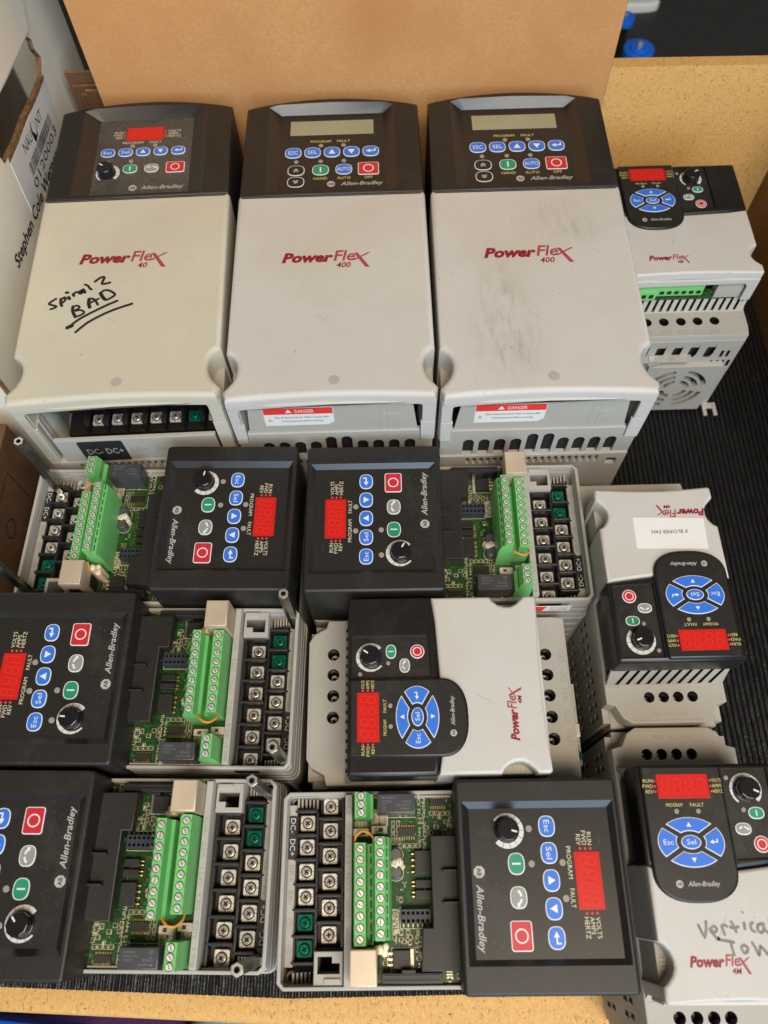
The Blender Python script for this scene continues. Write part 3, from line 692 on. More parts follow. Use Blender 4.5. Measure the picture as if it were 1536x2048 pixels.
    b.tube([(77.5, 53.5, 128), (79, 53.6, 126), (80.4, 54.2, 122), (80, 54.4, 118)], .8, 'wire'); b.build('glue_blob', pb)
    b = MB(); b.box(4.6, 54.2, Z, 14.4, 74.6, 122, 'relay', .5)
    for i, (tt, u, v, wd) in enumerate((('OMRON', 11.8, 72, 7), ('G5LE-1A4', 10, 72, 9), ('10VDC', 8.2, 72, 6), ('8A250VAC', 6.2, 64, 8))): b.text(tt, u, v, 1.0, 122.05, 'relaytxt', width=wd*.8, rot=-90)
    b.ring(circ(9, 58, 1.6, 3), circ(9, 58, 1.2, 3), 122.05, 'relaytxt'); b.text('RU', 8, 62, 1.4, 122.05, 'relaytxt', rot=-90); b.ring(circ(12.3, 58, .9), circ(12.3, 58, .65), 122.05, 'relaytxt')
    b.flat(circ(6.6, 57.2, .5, 10), 122.05, 'relaytxt'); b.build('relay', pb)
    for (u, v) in ((23.2, 45.0), (21.9, 54.9)):
        b = MB(); b.prism(rr(u-2.1, v-4.3, u+2.1, v+4.3, .9), Z, 109.5, 'switch', .4, holes=[rr(u-1, v-2, u+1, v+2, .2)], hd=1.2, hm='carddark'); b.box(u-.9, v-1.9, 108.4, u+.9, v-.2, 109.8, 'switch', .2); b.build('slide_switch', pb)
    b = MB(); b.box(78.2, 40.5, Z, 94.2, 53.8, 134, 'tin', .7); b.box(82, 53.8, Z+2, 90, 54.3, 120, 'void'); b.box(94.2, 44, 110, 94.8, 51, 126, 'tblk'); b.build('network_socket', pb)
    # green control terminals
    def rowblock(name, u0, u1, prof, n_, us, vs0, ztop, slots):
        b = MB(); k = len(prof)
        vs_ = [(u, v, z) for u in (u0, u1) for v, z in prof]
        b.add(vs_, [[j, j+1, k+j+1, k+j] for j in range(k-1)], 'tgreen'); b.add([(u0, v, z) for v, z in prof], [list(range(k))], 'tgreen'); b.add([(u1, v, z) for v, z in prof], [list(range(k))[::-1]], 'tgreen')
        for i in range(n_):
            u = us[0]+(us[1]-us[0])*i/(n_-1)
            b.flat(circ(u, vs0, 2.12, 20), ztop+.05, 'void')
            for v0, v1, zz, mm in slots: b.flat([(u-1.75, v0), (u+1.75, v0), (u+1.75, v1), (u-1.75, v1)], zz, mm)
            b.text(str(i+1).zfill(2), u-.9, vs0+3.1 if name == 'inner' else vs0-3.4, 1.0, ztop+.06 if name != 'inner' else ztop+.04, 'tgreen_d', rot=0) if name != 'tri' else None
        o = b.build('control_terminal_block', pb, angle=12)
        for i in range(n_):
            u = us[0]+(us[1]-us[0])*i/(n_-1); place(SS, 'terminal_screw', o, (u, vs0, ztop+.35), rs.uniform(.4, 1.3) if rs.random() < .8 else 0)
    rowblock('outer', 29.5, 77, [(41.7, 105), (41.7, 124), (42.6, 130), (48.2, 130), (48.7, 127), (48.7, 118), (52, 118), (52, 105)][::-1], 9, (32.4, 74.1), 45.4, 130, ((50.2, 50.9, 118.05, 'void'),))
    rowblock('inner', 27.2, 74.4, [(51.8, 105), (51.8, 127), (53.2, 129), (53.4, 139), (58.2, 139), (58.4, 136), (60.2, 134), (61.4, 128), (61.4, 105)][::-1], 9, (29.5, 71.3), 55.9, 139, ((59.0, 59.6, 135.6, 'void'),))
    rowblock('tri', 4.6, 17.2, [(42, 105), (42, 128), (42.8, 132), (48.4, 132), (50.2, 127), (50.2, 122), (52, 120), (52, 105)][::-1], 3, (5.9+.7, 14.9), 45.8, 132, ())
    # keypad bracket
    b = MB(); b.prism([(25.9, 82.3), (25.9, 97), (89, 97), (89, 76), (69.5, 77.0), (69.5, 82.3)], 113, 120, 'black', .5, bottom=True)
    for u in (43, 58): b.prism([(u-.5, 88), (u+.5, 88), (u+.5, 97), (u-.5, 97)], 120, 124.5, 'black', .2)
    b.build('keypad_bracket', t)
    # jumper wire
    b = MB(); b.tube([(29.5, 52.6, 126), (27, 52.2, 129), (24.3, 49, 130), (24.2, 45.5, 129), (26.8, 42.8, 127), (30, 42.4, 124)], .62, 'wire'); b.build('jumper_wire', t)
    # keypad
    b = MB(); outl = rr(-.6, 95.5, 98.6, 180, 2.5)
    ro = [(10.7, 98.6), (86, 98.6), (86, 177.5), (10.7, 177.5)]; ri = [(14, 102.4), (83.3, 102.4), (83.3, 174.7), (14, 174.7)]
    b.prism(outl, 84, 136, 'black', 1.6, holes=[ro], hd=0, bn=3); recess(b, ro, ri, 136, 133, 'slope')
    b.prism(rr(1, 96.2, 97, 178.5, 2), 60, 84, 'base_d')
    bz = b.build('keypad_bezel', t)
    std_keypad(bz, 0, 0, 133, 120, 'film', ri)
    return t
odp = make_open()
ODN = [(-66.6, 53.9, -89.35, 0, 'opened drive at bottom centre, keypad right, whole 88:88 style red display facing sideways', 75, []),
       (-68.2, -38.4, 89.57, 0, '', 40, [(90.2, 6.4, 163), (8.0, 6.6, 163)]),
       (-60.4, 62.9, 89.5, 0, '', 85, [(92.5, 6.0, 150), (7.3, 6.4, 150)]),
       (-243.7, 262.8, -90.6, 0, '', 170, [(12.5, 12.5, 164), (87, 8, 150)]),
       (123.5, 163.4, 90.5, 0, '', -30, [])]
LAB = ['opened drive in bottom row centre, keypad on its right, green screws lower left',
       'opened drive at bottom left corner, red display cut off by the photo edge',
       'opened drive at left edge directly above the bottom left one',
       'opened drive at left under the hand-marked big drive, keypad on its right side',
       'opened drive in the middle under the big drives, smudged keypad on its left side']
def stud(par, u, v, zt):
    b = MB(); hexp = [(3.3*math.cos(R_(60*i)), 3.3*math.sin(R_(60*i))) for i in range(6)]
    b.prism(hexp, 80, zt, 'stud', .5, holes=[circ(0, 0, 1.5, 12)], hd=4, hm='void', hside='stud'); b.ring([(3.0*math.cos(R_(60*i)), 3.0*math.sin(R_(60*i))) for i in range(6)], circ(0, 0, 1.5, 12), zt+.05, 'metal2')
    o = b.build('hex_stud', par); o.location = (u*S, v*S, 0); return o
opens = [odp]+[copy_tree(odp) for _ in range(4)]
for o, (x, y, rz, _, _, ka, studs), lab in zip(opens, ODN, LAB):
    pose(o, x, y, rz); tag(o, lab, 'motor drive', 'opened motor drives without their covers')
    for ch in o.children:
        if ch.name.startswith('keypad_bezel'):
            for g in ch.children:
                if g.name.startswith('knob'): g.rotation_euler = (0, 0, R_(ka))
    for a in studs: stud(o, *a)

# ------------------------------------------------------------------ big drives (131 x 260 x 180)
def make_big(kind, lab, covm):
    t = thing('motor_drive', lab, 'motor drive', 'large motor drives standing in the back row')
    # body
    b = MB(); b.box(2.5, 3, 0, 128.5, 254, 96, 'base', .5)
    for u0, u1, s_ in ((128.5, 129.3, 1), (1.7, 2.5, -1)): b.box(u0, 20, 10, u1, 250, 90, 'base', .2)
    b.X = end_at(5)
    hs = [rr(20+i*4.6, 97, 22.6+i*4.6, 105, 1.2, 3) for i in range(20)]+[rr(116, 93, 123, 101, .5, 2)]
    b.prism([(2.5, 60), (128.5, 60), (128.5, 107.5), (2.5, 107.5)], 0, 5.5, 'base', .5, holes=hs, hd=3, hm='void')
    b.X = Matrix.Identity(4)
    if kind != 1: b.box(3.5, 4, 96, 127.5, 165, 126, 'void')
    else:
        b.box(3.5, 40, 96, 127.5, 165, 126, 'void')
    b.box(3.5, 60, 126, 127.5, 165, 168, 'void'); b.box(3, 165, 96, 128, 256, 150, 'tblk')
    b.build('housing', t)
    # cover
    b = MB()
    nl = [(0, 0), (0, 5.5)]; cov = []
    def arc(cx, cy, r, a0, a1, n_=10): return [(cx+r*math.cos(R_(a0+(a1-a0)*i/n_)), cy+r*math.sin(R_(a0+(a1-a0)*i/n_)) ) for i in range(n_+1)]
    left = [(0.8, 3), (0, 6), (2.6, 9.5), (5.4, 13), (7.4, 17.5), (8.2, 22.5), (7.6, 27.5), (5.6, 31.5), (2.6, 34), (.7, 35.5)]
    right_ = [(131-x, y) for x, y in left][::-1]
    bot = [(1.8+ (129.2-1.8)*i/12, .9-2.0+2.6*math.sin(math.pi*i/12)) for i in range(13)]
    cov = bot+[(130.2, 3)]+right_[1:-1][::-1][::-1]
    cov = bot+[(130.2, 3)]+[(131-x, y) for x, y in left[1:]]+[(130.2, 166)]+arc(128.2, 166.6, 2, 0, 90, 4)+arc(2.8, 166.6, 2, 90, 180, 4)+[(.8, 166)]+left[::-1]
    def prz(z0, z1, bev): b.prism(cov, z0, z1, covm, bev, bn=4)
    # top slab, posts and end frame
    z_open = 170
    b.prism(cov, z_open, 180, covm, 3.2, bn=4, bottom=True)
    wall_l = [(0.8, 1.5), (0, 6)]+left[2:]+[(.8, 166), (3.6, 166), (3.6, 38), (11, 28), (11, 14), (8, 5), (8, 1.5)]
    # side skirts
    for f in (lambda x: x, lambda x: 131-x):
        sk = [(f(x), y) for x, y in [(0.8, 2), (0, 6)]+left[2:]+[(.8, 166), (3.4, 166), (3.4, 37), (8.5, 33), (10.6, 28), (11.2, 22), (10.2, 15), (8.2, 11), (8.0, 2)]]
        b.prism(sk, 126 if kind != 1 else 104, z_open+.0, covm, 0)
    b.X = end_at(2.2)
    fr_out = [(1.0, 149), (1.0, 172), (130, 172), (130, 149), (121.5, 149), (121.5, 165)]+[(118.5+3*math.cos(R_(a)), 166.5+3*math.sin(R_(a))) for a in (20, 50, 90)]+[(65, 171.2)]+[(10.5+3*math.cos(R_(a)), 164.5+3*math.sin(R_(a))) for a in (90, 130, 180)]+[(7.5, 149)]
    b.prism(fr_out, 0, 2.2, covm, .5)
    zb = 127 if kind != 1 else 106
    for x0, x1 in ((1, 8.6), (120.8, 130)): b.prism([(x0+.3, zb), (x1-.3, zb), (x1, 148.4), (x0, 148.4)], 0, 2.0, covm, .4)
    b.X = Matrix.Identity(4)
    b.cyl(68, 12, 3.5, 179.6, 180.12, 'base', 24, .1)
    zt = 180.06; capL = 7.0
    logo(b, 33, 106.5+(2 if kind == 1 else 0), 57, 7.6, zt, '40' if kind == 1 else '400', .80)
    if kind == 1:
        st = lambda *p, w_=1.4: b.stroke([((x-128)/7.68*.355+23.4, 70.5-(y-520)/7.68*.36) for x, y in p] if False else [pm(x, y) for x, y in p], w_*1.25, zt+.02+len(b.f)*.0002, 'ink')
        # pen strokes, local millimetres from the handwriting
        def pm(x, y):  # zoomed handwriting units -> cover plane
            X0, Y0 = 80+x/7.68, 540+y/7.68
            return (17.7+(X0-97)*.335+(610-Y0)*.0, 74.9+(610-Y0)*.40-(X0-97)*.012)
        st((228, 445), (135, 520), (190, 545), (252, 565), (230, 590), (175, 608), w_=1.3)
        st((300, 450), (310, 520), (335, 560), w_=1.5); st((300, 465), (350, 425), (372, 455), (345, 500), (315, 515))
        st((365, 350), (392, 350), w_=1.6); st((412, 425), (430, 450), w_=1.8)
        st((470, 375), (490, 405), w_=1.4); st((470, 385), (505, 350), (535, 345))
        st((615, 305), (560, 345), (590, 365), (620, 320), (645, 352), w_=1.7)
        st((628, 225), (680, 250), (710, 290), (738, 305), w_=1.3)
        st((770, 180), (850, 115), (905, 115), (880, 200), (905, 220), (1000, 200), w_=1.4)
        st((500, 575), (510, 650), (560, 735), w_=1.7); st((500, 575), (560, 560), (600, 590), (540, 640), (620, 630), (680, 665), (640, 705), (565, 735), w_=1.2)
        st((725, 460), (725, 520), (750, 590), w_=1.9); st((735, 450), (790, 460), (830, 500), (865, 550), w_=1.3); st((750, 520), (800, 490), (865, 455), w_=1.2)
        st((880, 370), (920, 430), (960, 470), w_=1.9); st((880, 370), (930, 325), (1010, 330), (1095, 385), (1080, 420), (990, 475), (960, 470), w_=1.3)
        st((470, 905), (640, 760), (850, 640), (1000, 560), (1145, 495), w_=1.4); st((600, 970), (750, 830), (950, 710), (1150, 620), (1370, 545), w_=1.4)
        st((470, 900), (530, 870), w_=2.2)
    b.build('cover', t)
    # round finger grips with latch ribs under the cover
    for f, s_ in ((lambda x: x, 1), (lambda x: 131-x, -1)):
        b = MB(); q = [(f(x), y) for x, y in [(1.6, 8), (3.2, 9.6), (6.2, 13), (8.4, 17), (9.2, 22.5), (8.6, 28), (6.4, 32.6), (1.6, 36)]]
        b.prism(q, 126, 160, 'base', .6)
        for j in range(3): b.box(*(sorted((f(4.2), f(6.2)))[0], 14+j*3.2, 160, sorted((f(4.2), f(6.2)))[1], 14.9+j*3.2, 160.6), 'base')
        b.build('latch', t)
    if kind == 1:
        b = MB(); b.box(16, 14, 96, 126, 40, 120, 'tblk', .5); b.box(16, 36, 100, 126, 40, 160, 'tblk')
        for i in range(8): b.box(31+i*13-.7, 14, 120, 31+i*13+.7, 36, 133, 'tblk', .3)
        for i in range(7): plate(b, 37.5+i*13 if i < 6 else 116, 22, 125, 'gscrew' if i == 5 else 'metal')
        tb = b.build('power_terminal_block', t)
        for i in range(7): place(GS if i == 5 else PS, 'terminal_screw', tb, (37.5+i*13 if i < 6 else 116, 22, 125), .6*i)
        for i in range(7):
            pass
        b = MB(); b.X = end_at(3)
        b.prism([(13, 106), (119, 106), (119, 134), (13, 134)], 0, 3, 'base', .6)
        b.prism(rr(27, 107, 57, 132.5, 2), 3, 3.2, 'line')
        b.text('DC-', 31, 117, 6.4, 3.3, 'brand', width=10); b.text('DC+', 43.5, 117, 6.4, 3.3, 'brand', width=11.5); b.text('BR+', 59.5, 117, 6.2, 3.06, 'emboss', width=12); b.text('BR-', 77, 117, 6.2, 3.06, 'emboss', width=11); b.text('L1', 95, 117, 6.2, 3.06, 'emboss', width=8)
        b.build('terminal_shelf', t)
        b = MB(); b.box(3.6, 3, 96, 12, 40, 108, 'base', .4); b.box(3.6, 2, 108, 9, 40, 150, 'base')
        for i in range(7): b.box(9, 6+i*4, 104, 9.8, 8+i*4, 150-i*2, 'base', .2)
        b.cyl(19.5, 9, 4.2, 96, 112, 'base', 20, .4, holes=[circ(19.5, 9, 2.6, 16)], hd=12, hm='void'); b.build('side_rib', t)
    else:
        b = MB(); b.X = end_at(2.6)
        sl = []
        for i in range(10):
            x = 17+i*10.4; hi = 126.5 if i not in (4, 5) else 132
            sl.append([(x, 106), (x+7.2, 106), (x+7.2, hi-3), (x+5.6, hi-.6), (x+3.6, hi), (x+1.6, hi-.6), (x, hi-3)])
        b.prism([(10, 137.5), (119, 137.5), (115.5, 169), (13.5, 169)], -1, 0, 'base', .3, side='base')
        b.prism([(1.8, 104), (129.2, 104), (129.2, 126.8), (121, 126.8), (120.6, 137.2), (8.8, 137.2), (8.4, 126.8), (1.8, 126.8)], -2, 1.4, 'base', .6, holes=sl, hd=5, hm='void', hside='base_d')
        b.X = end_at(2.6) @ Matrix.Translation((0, -2.6, 0))
        b.prism([(22, 148), (62, 148), (66, 151.5), (66, 168), (22, 168)], 0, .25, 'label')
        b.flat([(22.3, 160.8), (65.7, 160.8), (65.7, 167.7), (22.3, 167.7)], .3, 'danger')
        b.text('DANGER', 42, 162.3, 3.5, .34, 'label', width=12); arrow_up(b, 38, 164.2, 2.2, .34, 'label'); b.text('Risk of electrical shock. Wait 3 minutes after', 29, 156.4, 2.0, .34, 'line', width=34); b.text('removing power before servicing.', 33, 152.2, 2.0, .34, 'line', width=26)
        arrow_up(b, 25.6, 154.4, 2.2, .34, 'yellow'); b.text('!', 25.6, 153.2, 2.4, .37, 'line', align='c')
        b.text('Control', 103, 157, 4.0, .05, 'emboss2', width=11, align='c'); b.ring([(95, 138.4), (100, 138.4), (100, 165), (95, 165)], [(95.3, 138.7), (99.7, 138.7), (99.7, 164.7), (95.3, 164.7)], .05, 'emboss'); b.ring([(103, 138.4), (106.5, 138.4), (106.5, 150), (103, 150)], [(103.3, 138.7), (106.2, 138.7), (106.2, 149.7), (103.3, 149.7)], .06, 'emboss')
        b.build('terminal_guard', t)
        b = MB(); b.X = end_at(14); b.prism([(16, 104), (114, 104), (114, 128), (16, 128)], 0, 1, 'base_d', .2); b.prism([(26, 105), (56, 105), (56, 127), (26, 127)], 1, 1.2, 'line')
        b.text('DC-  DC+', 29, 110, 6, 1.3, 'brand', width=26); b.text('BR+  BR-', 60, 110, 6, 1.06, 'emboss', width=26); b.build('terminal_shelf', t)
    # bezel with curved top
    b = MB()
    top = [(128.6-(128.6-2.4)*i/16, 257.4+9.6*math.sin(math.pi*i/16)**.8) for i in range(17)]
    outl = [(1.4, 168.2), (129.6, 168.2)]+top
    if kind == 1: ro = [(19, 171), (111, 171), (111, 258), (104, 260.6), (65, 262), (26, 260.6), (19, 258)]; ri = [(29.5, 177), (99, 177), (99, 254), (96, 254.2), (65, 254.2), (33, 254.2), (29.5, 254)]
    else: ro = [(19, 171), (111, 171), (111, 258), (104, 260.6), (65, 262), (26, 260.6), (19, 258)]; ri = [(27.6, 174), (103, 174), (103, 256), (99, 256.2), (65, 256.2), (31, 256.2), (27.6, 256)]
    b.prism(outl, 96, 180, 'black', 2.2, holes=[ro], hd=0, bn=3); recess(b, ro, ri, 180, 174, 'slope')
    bz = b.build('keypad_bezel', t)
    if kind == 1: std_keypad(bz, 15.3, 77.2, 174, -215, 'filmdirty', ri)
    else:
        b = MB(); b.flat(ri, 174, 'film'); z = 174.04
        b.text('PROGRAM', 56.8, 226.4, 2.3, z, 'yellow', align='c', width=15); b.text('FAULT', 73.6, 226.4, 2.3, z, 'yellow', align='c', width=9.5)
        for tt, x in (('HAND', 57), ('AUTO', 73.7), ('OFF', 91.3)): b.text(tt, x, 188.6, 2.4, z, 'yellow', align='c')
        ablogo(b, 64.6, 184, 3.0, z); ab_text(b, 71.5, 182.4, 30, 3.4, z); b.build('keypad_film', bz)
        display(bz, 34.4, 234.4, 95.6, 249.2, 174, False, 'lcd')
        for x, s_ in ((37, 'ESC'), (51, 'SEL'), (65.1, 'up'), (79.2, 'dn'), (93.2, 'ent')): button(bz, x, 216, 174, 6, 5.3, 'blue', s_)
        button(bz, 39.5, 198, 174, 6.1, 5.1, None, 'dup'); button(bz, 39.5, 186.6, 174, 6.1, 5.1, None, 'ddn')
        button(bz, 57, 198, 174, 6, 5.2, 'green', 'I'); button(bz, 73.7, 198.2, 174, 6, 5.2, 'blue', 'AUTO'); button(bz, 91.3, 198.3, 174, 7.5, 6.2, 'red', 'O', p=None)
        for x, y in ((39.4, 207), (57, 207), (73.7, 207), (57, 223.2), (73.5, 223.2)): lamp(bz, x, y, 174)
    return t
big1 = make_big(1, 'large drive at left of back row, warm-lit tint on cover, black handwriting reading BAD', 'cover_y'); pose(big1, -238, 266.7, 2.4)
big2 = make_big(2, 'large drive in the middle of the back row with clean cover and grey LCD keypad', 'cover'); pose(big2, -105.5, 268, 1.3)
big3 = make_big(3, 'large drive at right of the back row with grey smudges on its cover', 'cover_s'); pose(big3, 26.8, 268.6, 1.0, 1.006)

# ------------------------------------------------------------------ small closed drives
def make_small(u0, u1, lab, covm='cover', marks=None, ang=30, openterm=False, lx=16.8, ly=45.0):
    t = thing('motor_drive', lab, 'motor drive', 'small closed motor drives')
    W = u1-u0; wide = W > 90
    FZ = 96
    # body
    b = MB()
    b.prism([(u0+4.2, 9), (u1-4.2, 9), (u1-4.2, 165), (u0+4.2, 165)], 0, FZ-14, 'base')
    fl = [(u0+1.2, 5), (u1-1.2, 5), (u1, 12), (u1, 141), (u1, 153), (u1-5, 154.5), (u1-9, 162), (u1-14, 165), (u0+15, 165), (u0+10, 162), (u0+6, 154.5), (u0, 153), (u0, 12)]
    hc = [24.2, 37.1, 49.9, 62.5, 75.2] if wide else [24, 32.9, 41.6, 50.2]; hr = 3.7 if wide else 3.2
    ht = [38.9, 51.8, 64.7, 77.4] if wide else [27, 35.6, 44.3, 53]
    holes = [circ(u, 18.7, hr, 22) for u in hc]+[circ(u, 149.6, hr, 22) for u in ht]
    b.prism(fl, FZ-14, FZ, 'base', .8, holes=holes, hd=13, hm='void', hside='tblk')
    # seam lines on the flanges
    for v in (6.5, 163.2): b.stroke([(u0+16, v), (u1-16, v)], .25, FZ+.05, 'emboss')
    for v in (26, 143): 
        b.stroke([(u0+2, v), (u0+9, v)], .4, FZ+.05, 'emboss'); b.stroke([(u1-9, v), (u1-2, v)], .4, FZ+.06, 'emboss')
    if wide:
        for i, tt in enumerate(('U/T1', 'V/T2', 'W/T3', 'DC+', 'DC-')): b.text(tt, hc[i], 7.6, 3.0, FZ+.06, 'emboss', align='c', width=8.5)
    else: b.text('R/L1  S/L2  T/L3', (u0+u1)/2, 158.5, 2.2, FZ+.06, 'emboss', align='c')
    # vented sides
    for s_, uu in ((1, u1), (-1, u0)):
        b.X = side_at(uu, s_)
        hs = []
        for r_ in (72, 60, 30, 18):
            for i in range(19):
                a = 16+i*7.6
                a2 = a if s_ > 0 else -a-3
                hs.append([(a2, r_-9), (a2+3.2, r_-9), (a2+4.6, r_), (a2+1.4, r_)])
        v0, v1 = (8, 162) if s_ > 0 else (-162, -8)
        b.prism([(v0, 1), (v1, 1), (v1, 82), (v0, 82)], -4, 0, 'base', 0, holes=hs, hd=3.5, hm='void', hside='base_d')
    # lower end wall
    b.X = end_at(5)
    hs = [[(u-3.4, 72), (u-3.0, 70.6), (u+1.8, 70.6), (u+3.4, 74), (u+3.6, 84), (u+2.2, 85.5), (u-1.6, 85.5), (u-3.2, 81)] for u in hc]
    hs += [rr(u1-15+i*4.6, 70+0*i, u1-12.6+i*4.6, 78, 1, 2) for i in range(2)]+[rr(u1-20+i*4.6, 58, u1-17.6+i*4.6, 66, 1, 2) for i in range(4)]
    b.prism([(u0+1.5, 50), (u1-1.5, 50), (u1-1.5, 90), (u0+1.5, 90)], -4, .6, 'base', .3, holes=hs, hd=4, hm='void', hside='tblk')
    b.prism([(u0+1.5, 1), (u1-1.5, 1), (u1-1.5, 50), (u0+1.5, 50)], -4, 0, 'base')
    b.X = Matrix.Identity(4)
    # slanted vent slots at both ends under the cover
    def vent(v, flip):
        Mx = end_at(v) if not flip else Matrix.Translation((0, v, 0)) @ Matrix(((-1, 0, 0, 0), (0, 0, 1, 0), (0, 1, 0, 0), (0, 0, 0, 1)))
        b.X = Mx @ Matrix.Translation((0, FZ-1, 0)) @ Matrix.Rotation(-.30 if flip else -.45, 4, 'X')
        a0, a1 = (u0+1, u1-1) if not flip else (-u1+1, -u0-1)
        hs = []; x = a0+5
        while x < a1-7:
            k_ = 18 if flip else 12.2; hs.append([(x, 2.5), (x+2.3, 2.2), (x+2.3+k_*.24, k_), (x+1.5+k_*.24, k_+1.2), (x+.4+k_*.24, k_+1)]); x += 5.6 if wide else 6.2
        b.prism([(a0, 0), (a1, 0), (a1, 24 if flip else 16), (a0, 24 if flip else 16)], -2, 0, 'base', 0, holes=hs, hd=3, hm='void', hside='void')
        b.X = Matrix.Identity(4)
    vent(27.0, False); vent(142.5, True)
    b.box(u0+9, 40, FZ, u1-9, 132, 112, 'void')
    b.build('housing', t)
    # terminal screws glinting in the holes
    for u in hc+ht:
        place(PS, 'terminal_screw', t, (u, 18.7 if u in hc else 149.6, FZ-11.5), u); 
    # ground plate with fan grille at lower end
    b = MB(); b.box(u0+12, -1.4, 72, u0+62, 5, 73.6, 'base', .3, bottom=True)
    for u in (u0+22, u0+46):
        if u < u1-6:
            b.ring(circ(u, 1.6, 2.4), circ(u, 1.6, 2.1), 73.7, 'emboss')
            for j, l in enumerate((1.6, 1.1, .6)): b.stroke([(u-l, 1.8-j*.9), (u+l, 1.8-j*.9)], .3, 73.72, 'emboss')
    b.box(u0+29, -1.8, 69, u0+37, 4, 75, 'metal', .4, bottom=True)
    pe = b.build('ground_plate', t)
    s2 = place(GS, 'ground_screw', pe, (u0+17.5, 1.0, 75.5), .3); s2['label'] = 'green ground screw'
    if wide:
        b = MB(); b.X = end_at(5); ce, r_ = (u0+60, 34), 27
        hs = []
        for ra, rb in ((8, 12), (14.5, 18.5), (21, 25)):
            for k in range(4):
                a0, a1 = 90*k+12, 90*k+78
                hs.append([(ce[0]+rb*math.cos(R_(a)), ce[1]+rb*math.sin(R_(a))) for a in range(a0, a1+1, 11)]+[(ce[0]+ra*math.cos(R_(a)), ce[1]+ra*math.sin(R_(a))) for a in range(a1, a0-1, -11)])
        b.prism([(u0+32, 3), (u0+90, 3), (u0+90, 64), (u0+32, 64)], 0, 5, 'base', .6, holes=hs, hd=4.5, hm='void', hside='base_d'); b.build('fan_grille', t)
        b = MB(); b.prism([(u1-6, 5), (u1-6, -7), (u1-3, -7), (u1-3, 0), (u1+2.5, 0), (u1+2.5, -7), (u1+5.5, -7), (u1+5.5, 5)], 3, 5, 'metal', .3, bottom=True); b.build('mounting_foot', t)
    # cover
    b = MB()
    nr = [(u1, 55.5), (u1-2.6, 54.0), (u1-5.0, 51), (u1-6.2, 47.5), (u1-6.2, 44), (u1-4.6, 40.6), (u1-1.8, 37.6), (u1, 36)]
    nlft = [(u0+(u1-x), y) for x, y in nr][::-1]
    bl = 89 if wide else 89.5
    top = [(u1, 90), (u1-14, 88.2), (51, 86.6), (30, 86.4), (u0+9, 87.5), (u0, 89)]
    cv = [(u0+1.2, 28.5)]+[(u0+1.2+(W-2.4)*i/10, 28.5+1.8*math.sin(math.pi*i/10)) for i in range(1, 10)]+[(u1-1.2, 28.5), (u1, 29.8)]+nr[::-1]+top+nlft[::-1]+[(u0, 29.8)]
    b.prism(cv, 128.5, 136, covm, 1.6, bn=3, bottom=True)
    # skirts
    for f in (lambda x: x, lambda x: u0+u1-x):
        sk = [(f(x), y) for x, y in [(u1-.6, 30)]+[(x-.0, y) for x, y in nr[::-1]]+[(u1, 90), (u1-3, 90), (u1-3, 57), (u1-8.5, 53), (u1-8.8, 42), (u1-3.4, 35), (u1-3.4, 30)]]
        b.prism(sk, FZ+.5, 128.5, covm, 0)
    if openterm or True:
        b.X = end_at(29.6)
        b.prism([(u0+.8, 108), (u0+.8, 129.5), (u1-.8, 129.5), (u1-.8, 108), (u1-8, 108), (u1-8, 122), (u1-10.5, 125.5), (u0+9, 124), (u0+7, 121), (u0+7, 108)], 0, 1.6, covm, .3)
        b.X = Matrix.Identity(4)
    zt = 136.06
    logo(b, lx, ly, 28.6, 4.3, zt, '4M', .86)
    if marks == 'vertical':
        st = lambda *p, w_=1.25: b.stroke([vm(x, y) for x, y in p], w_, zt+.02+len(b.f)*.0002, 'ink2')
        def vm(x, y):
            X0, Y0 = 1370+x/9.25, 1800+y/9.25
            return (27.8+(X0-1396.5)*.223-(Y0-1850.3)*.02, 62.4-(Y0-1850.3)*.213)
        st((245, 465), (300, 590), (358, 700)); st((405, 400), (395, 560), (358, 700))
        st((470, 550), (560, 490), (615, 550), (560, 610), (500, 560), w_=1.2); st((470, 560), (540, 650), (615, 745), (640, 700), (650, 745), (800, 770), (930, 795))
        st((715, 495), (740, 570), (760, 650)); st((715, 520), (760, 470), (820, 495))
        st((915, 410), (960, 490), (1000, 600)); st((890, 510), (960, 530), (1050, 505))
        st((1175, 440), (1180, 545), w_=1.4); st((1345, 430), (1300, 480), (1320, 570), (1375, 600)); st((1520, 450), (1450, 480), (1440, 570), (1500, 620), (1560, 560), (1540, 470)); st((1560, 450), (1580, 560), (1640, 620)); st((1700, 330), (1690, 480), (1720, 610))
        st((870, 800), (890, 910), (920, 1030)); st((1140, 850), (1075, 890), (1110, 990), (1180, 970), (1200, 900), (1140, 850)); st((1300, 810), (1360, 920), (1410, 1040), (1440, 940), (1460, 870), (1540, 960), (1600, 1020), (1680, 830))
        st((1155, 225), (1165, 240), w_=.8)
    b.build('cover', t)
    if marks == 'label':
        b = MB(); b.prism([(15.2, 50.0), (58, 48.6), (58.6, 69.0), (15.9, 70.4)], 136.0, 136.2, 'label'); b.text('X BLOWER FAN', 26.0, 57.5, 2.4, 136.3, 'line', width=22); b.build('paper_label', t)
    for f in (lambda x: x, lambda x: u0+u1-x):
        b = MB(); q = [(f(x), y) for x, y in [(u1-1.2, 37.4), (u1-5, 40), (u1-7.2, 44), (u1-7.2, 48), (u1-5.6, 52), (u1-1.2, 54.8)]]
        b.prism(q, FZ, 124, 'base', .5)
        for j in range(3): x0, x1 = sorted((f(u1-5.6), f(u1-2.6))); b.box(x0, 43.0+j*2, 124, x1, 43.6+j*2, 124.5, 'cover')
        b.build('latch', t)
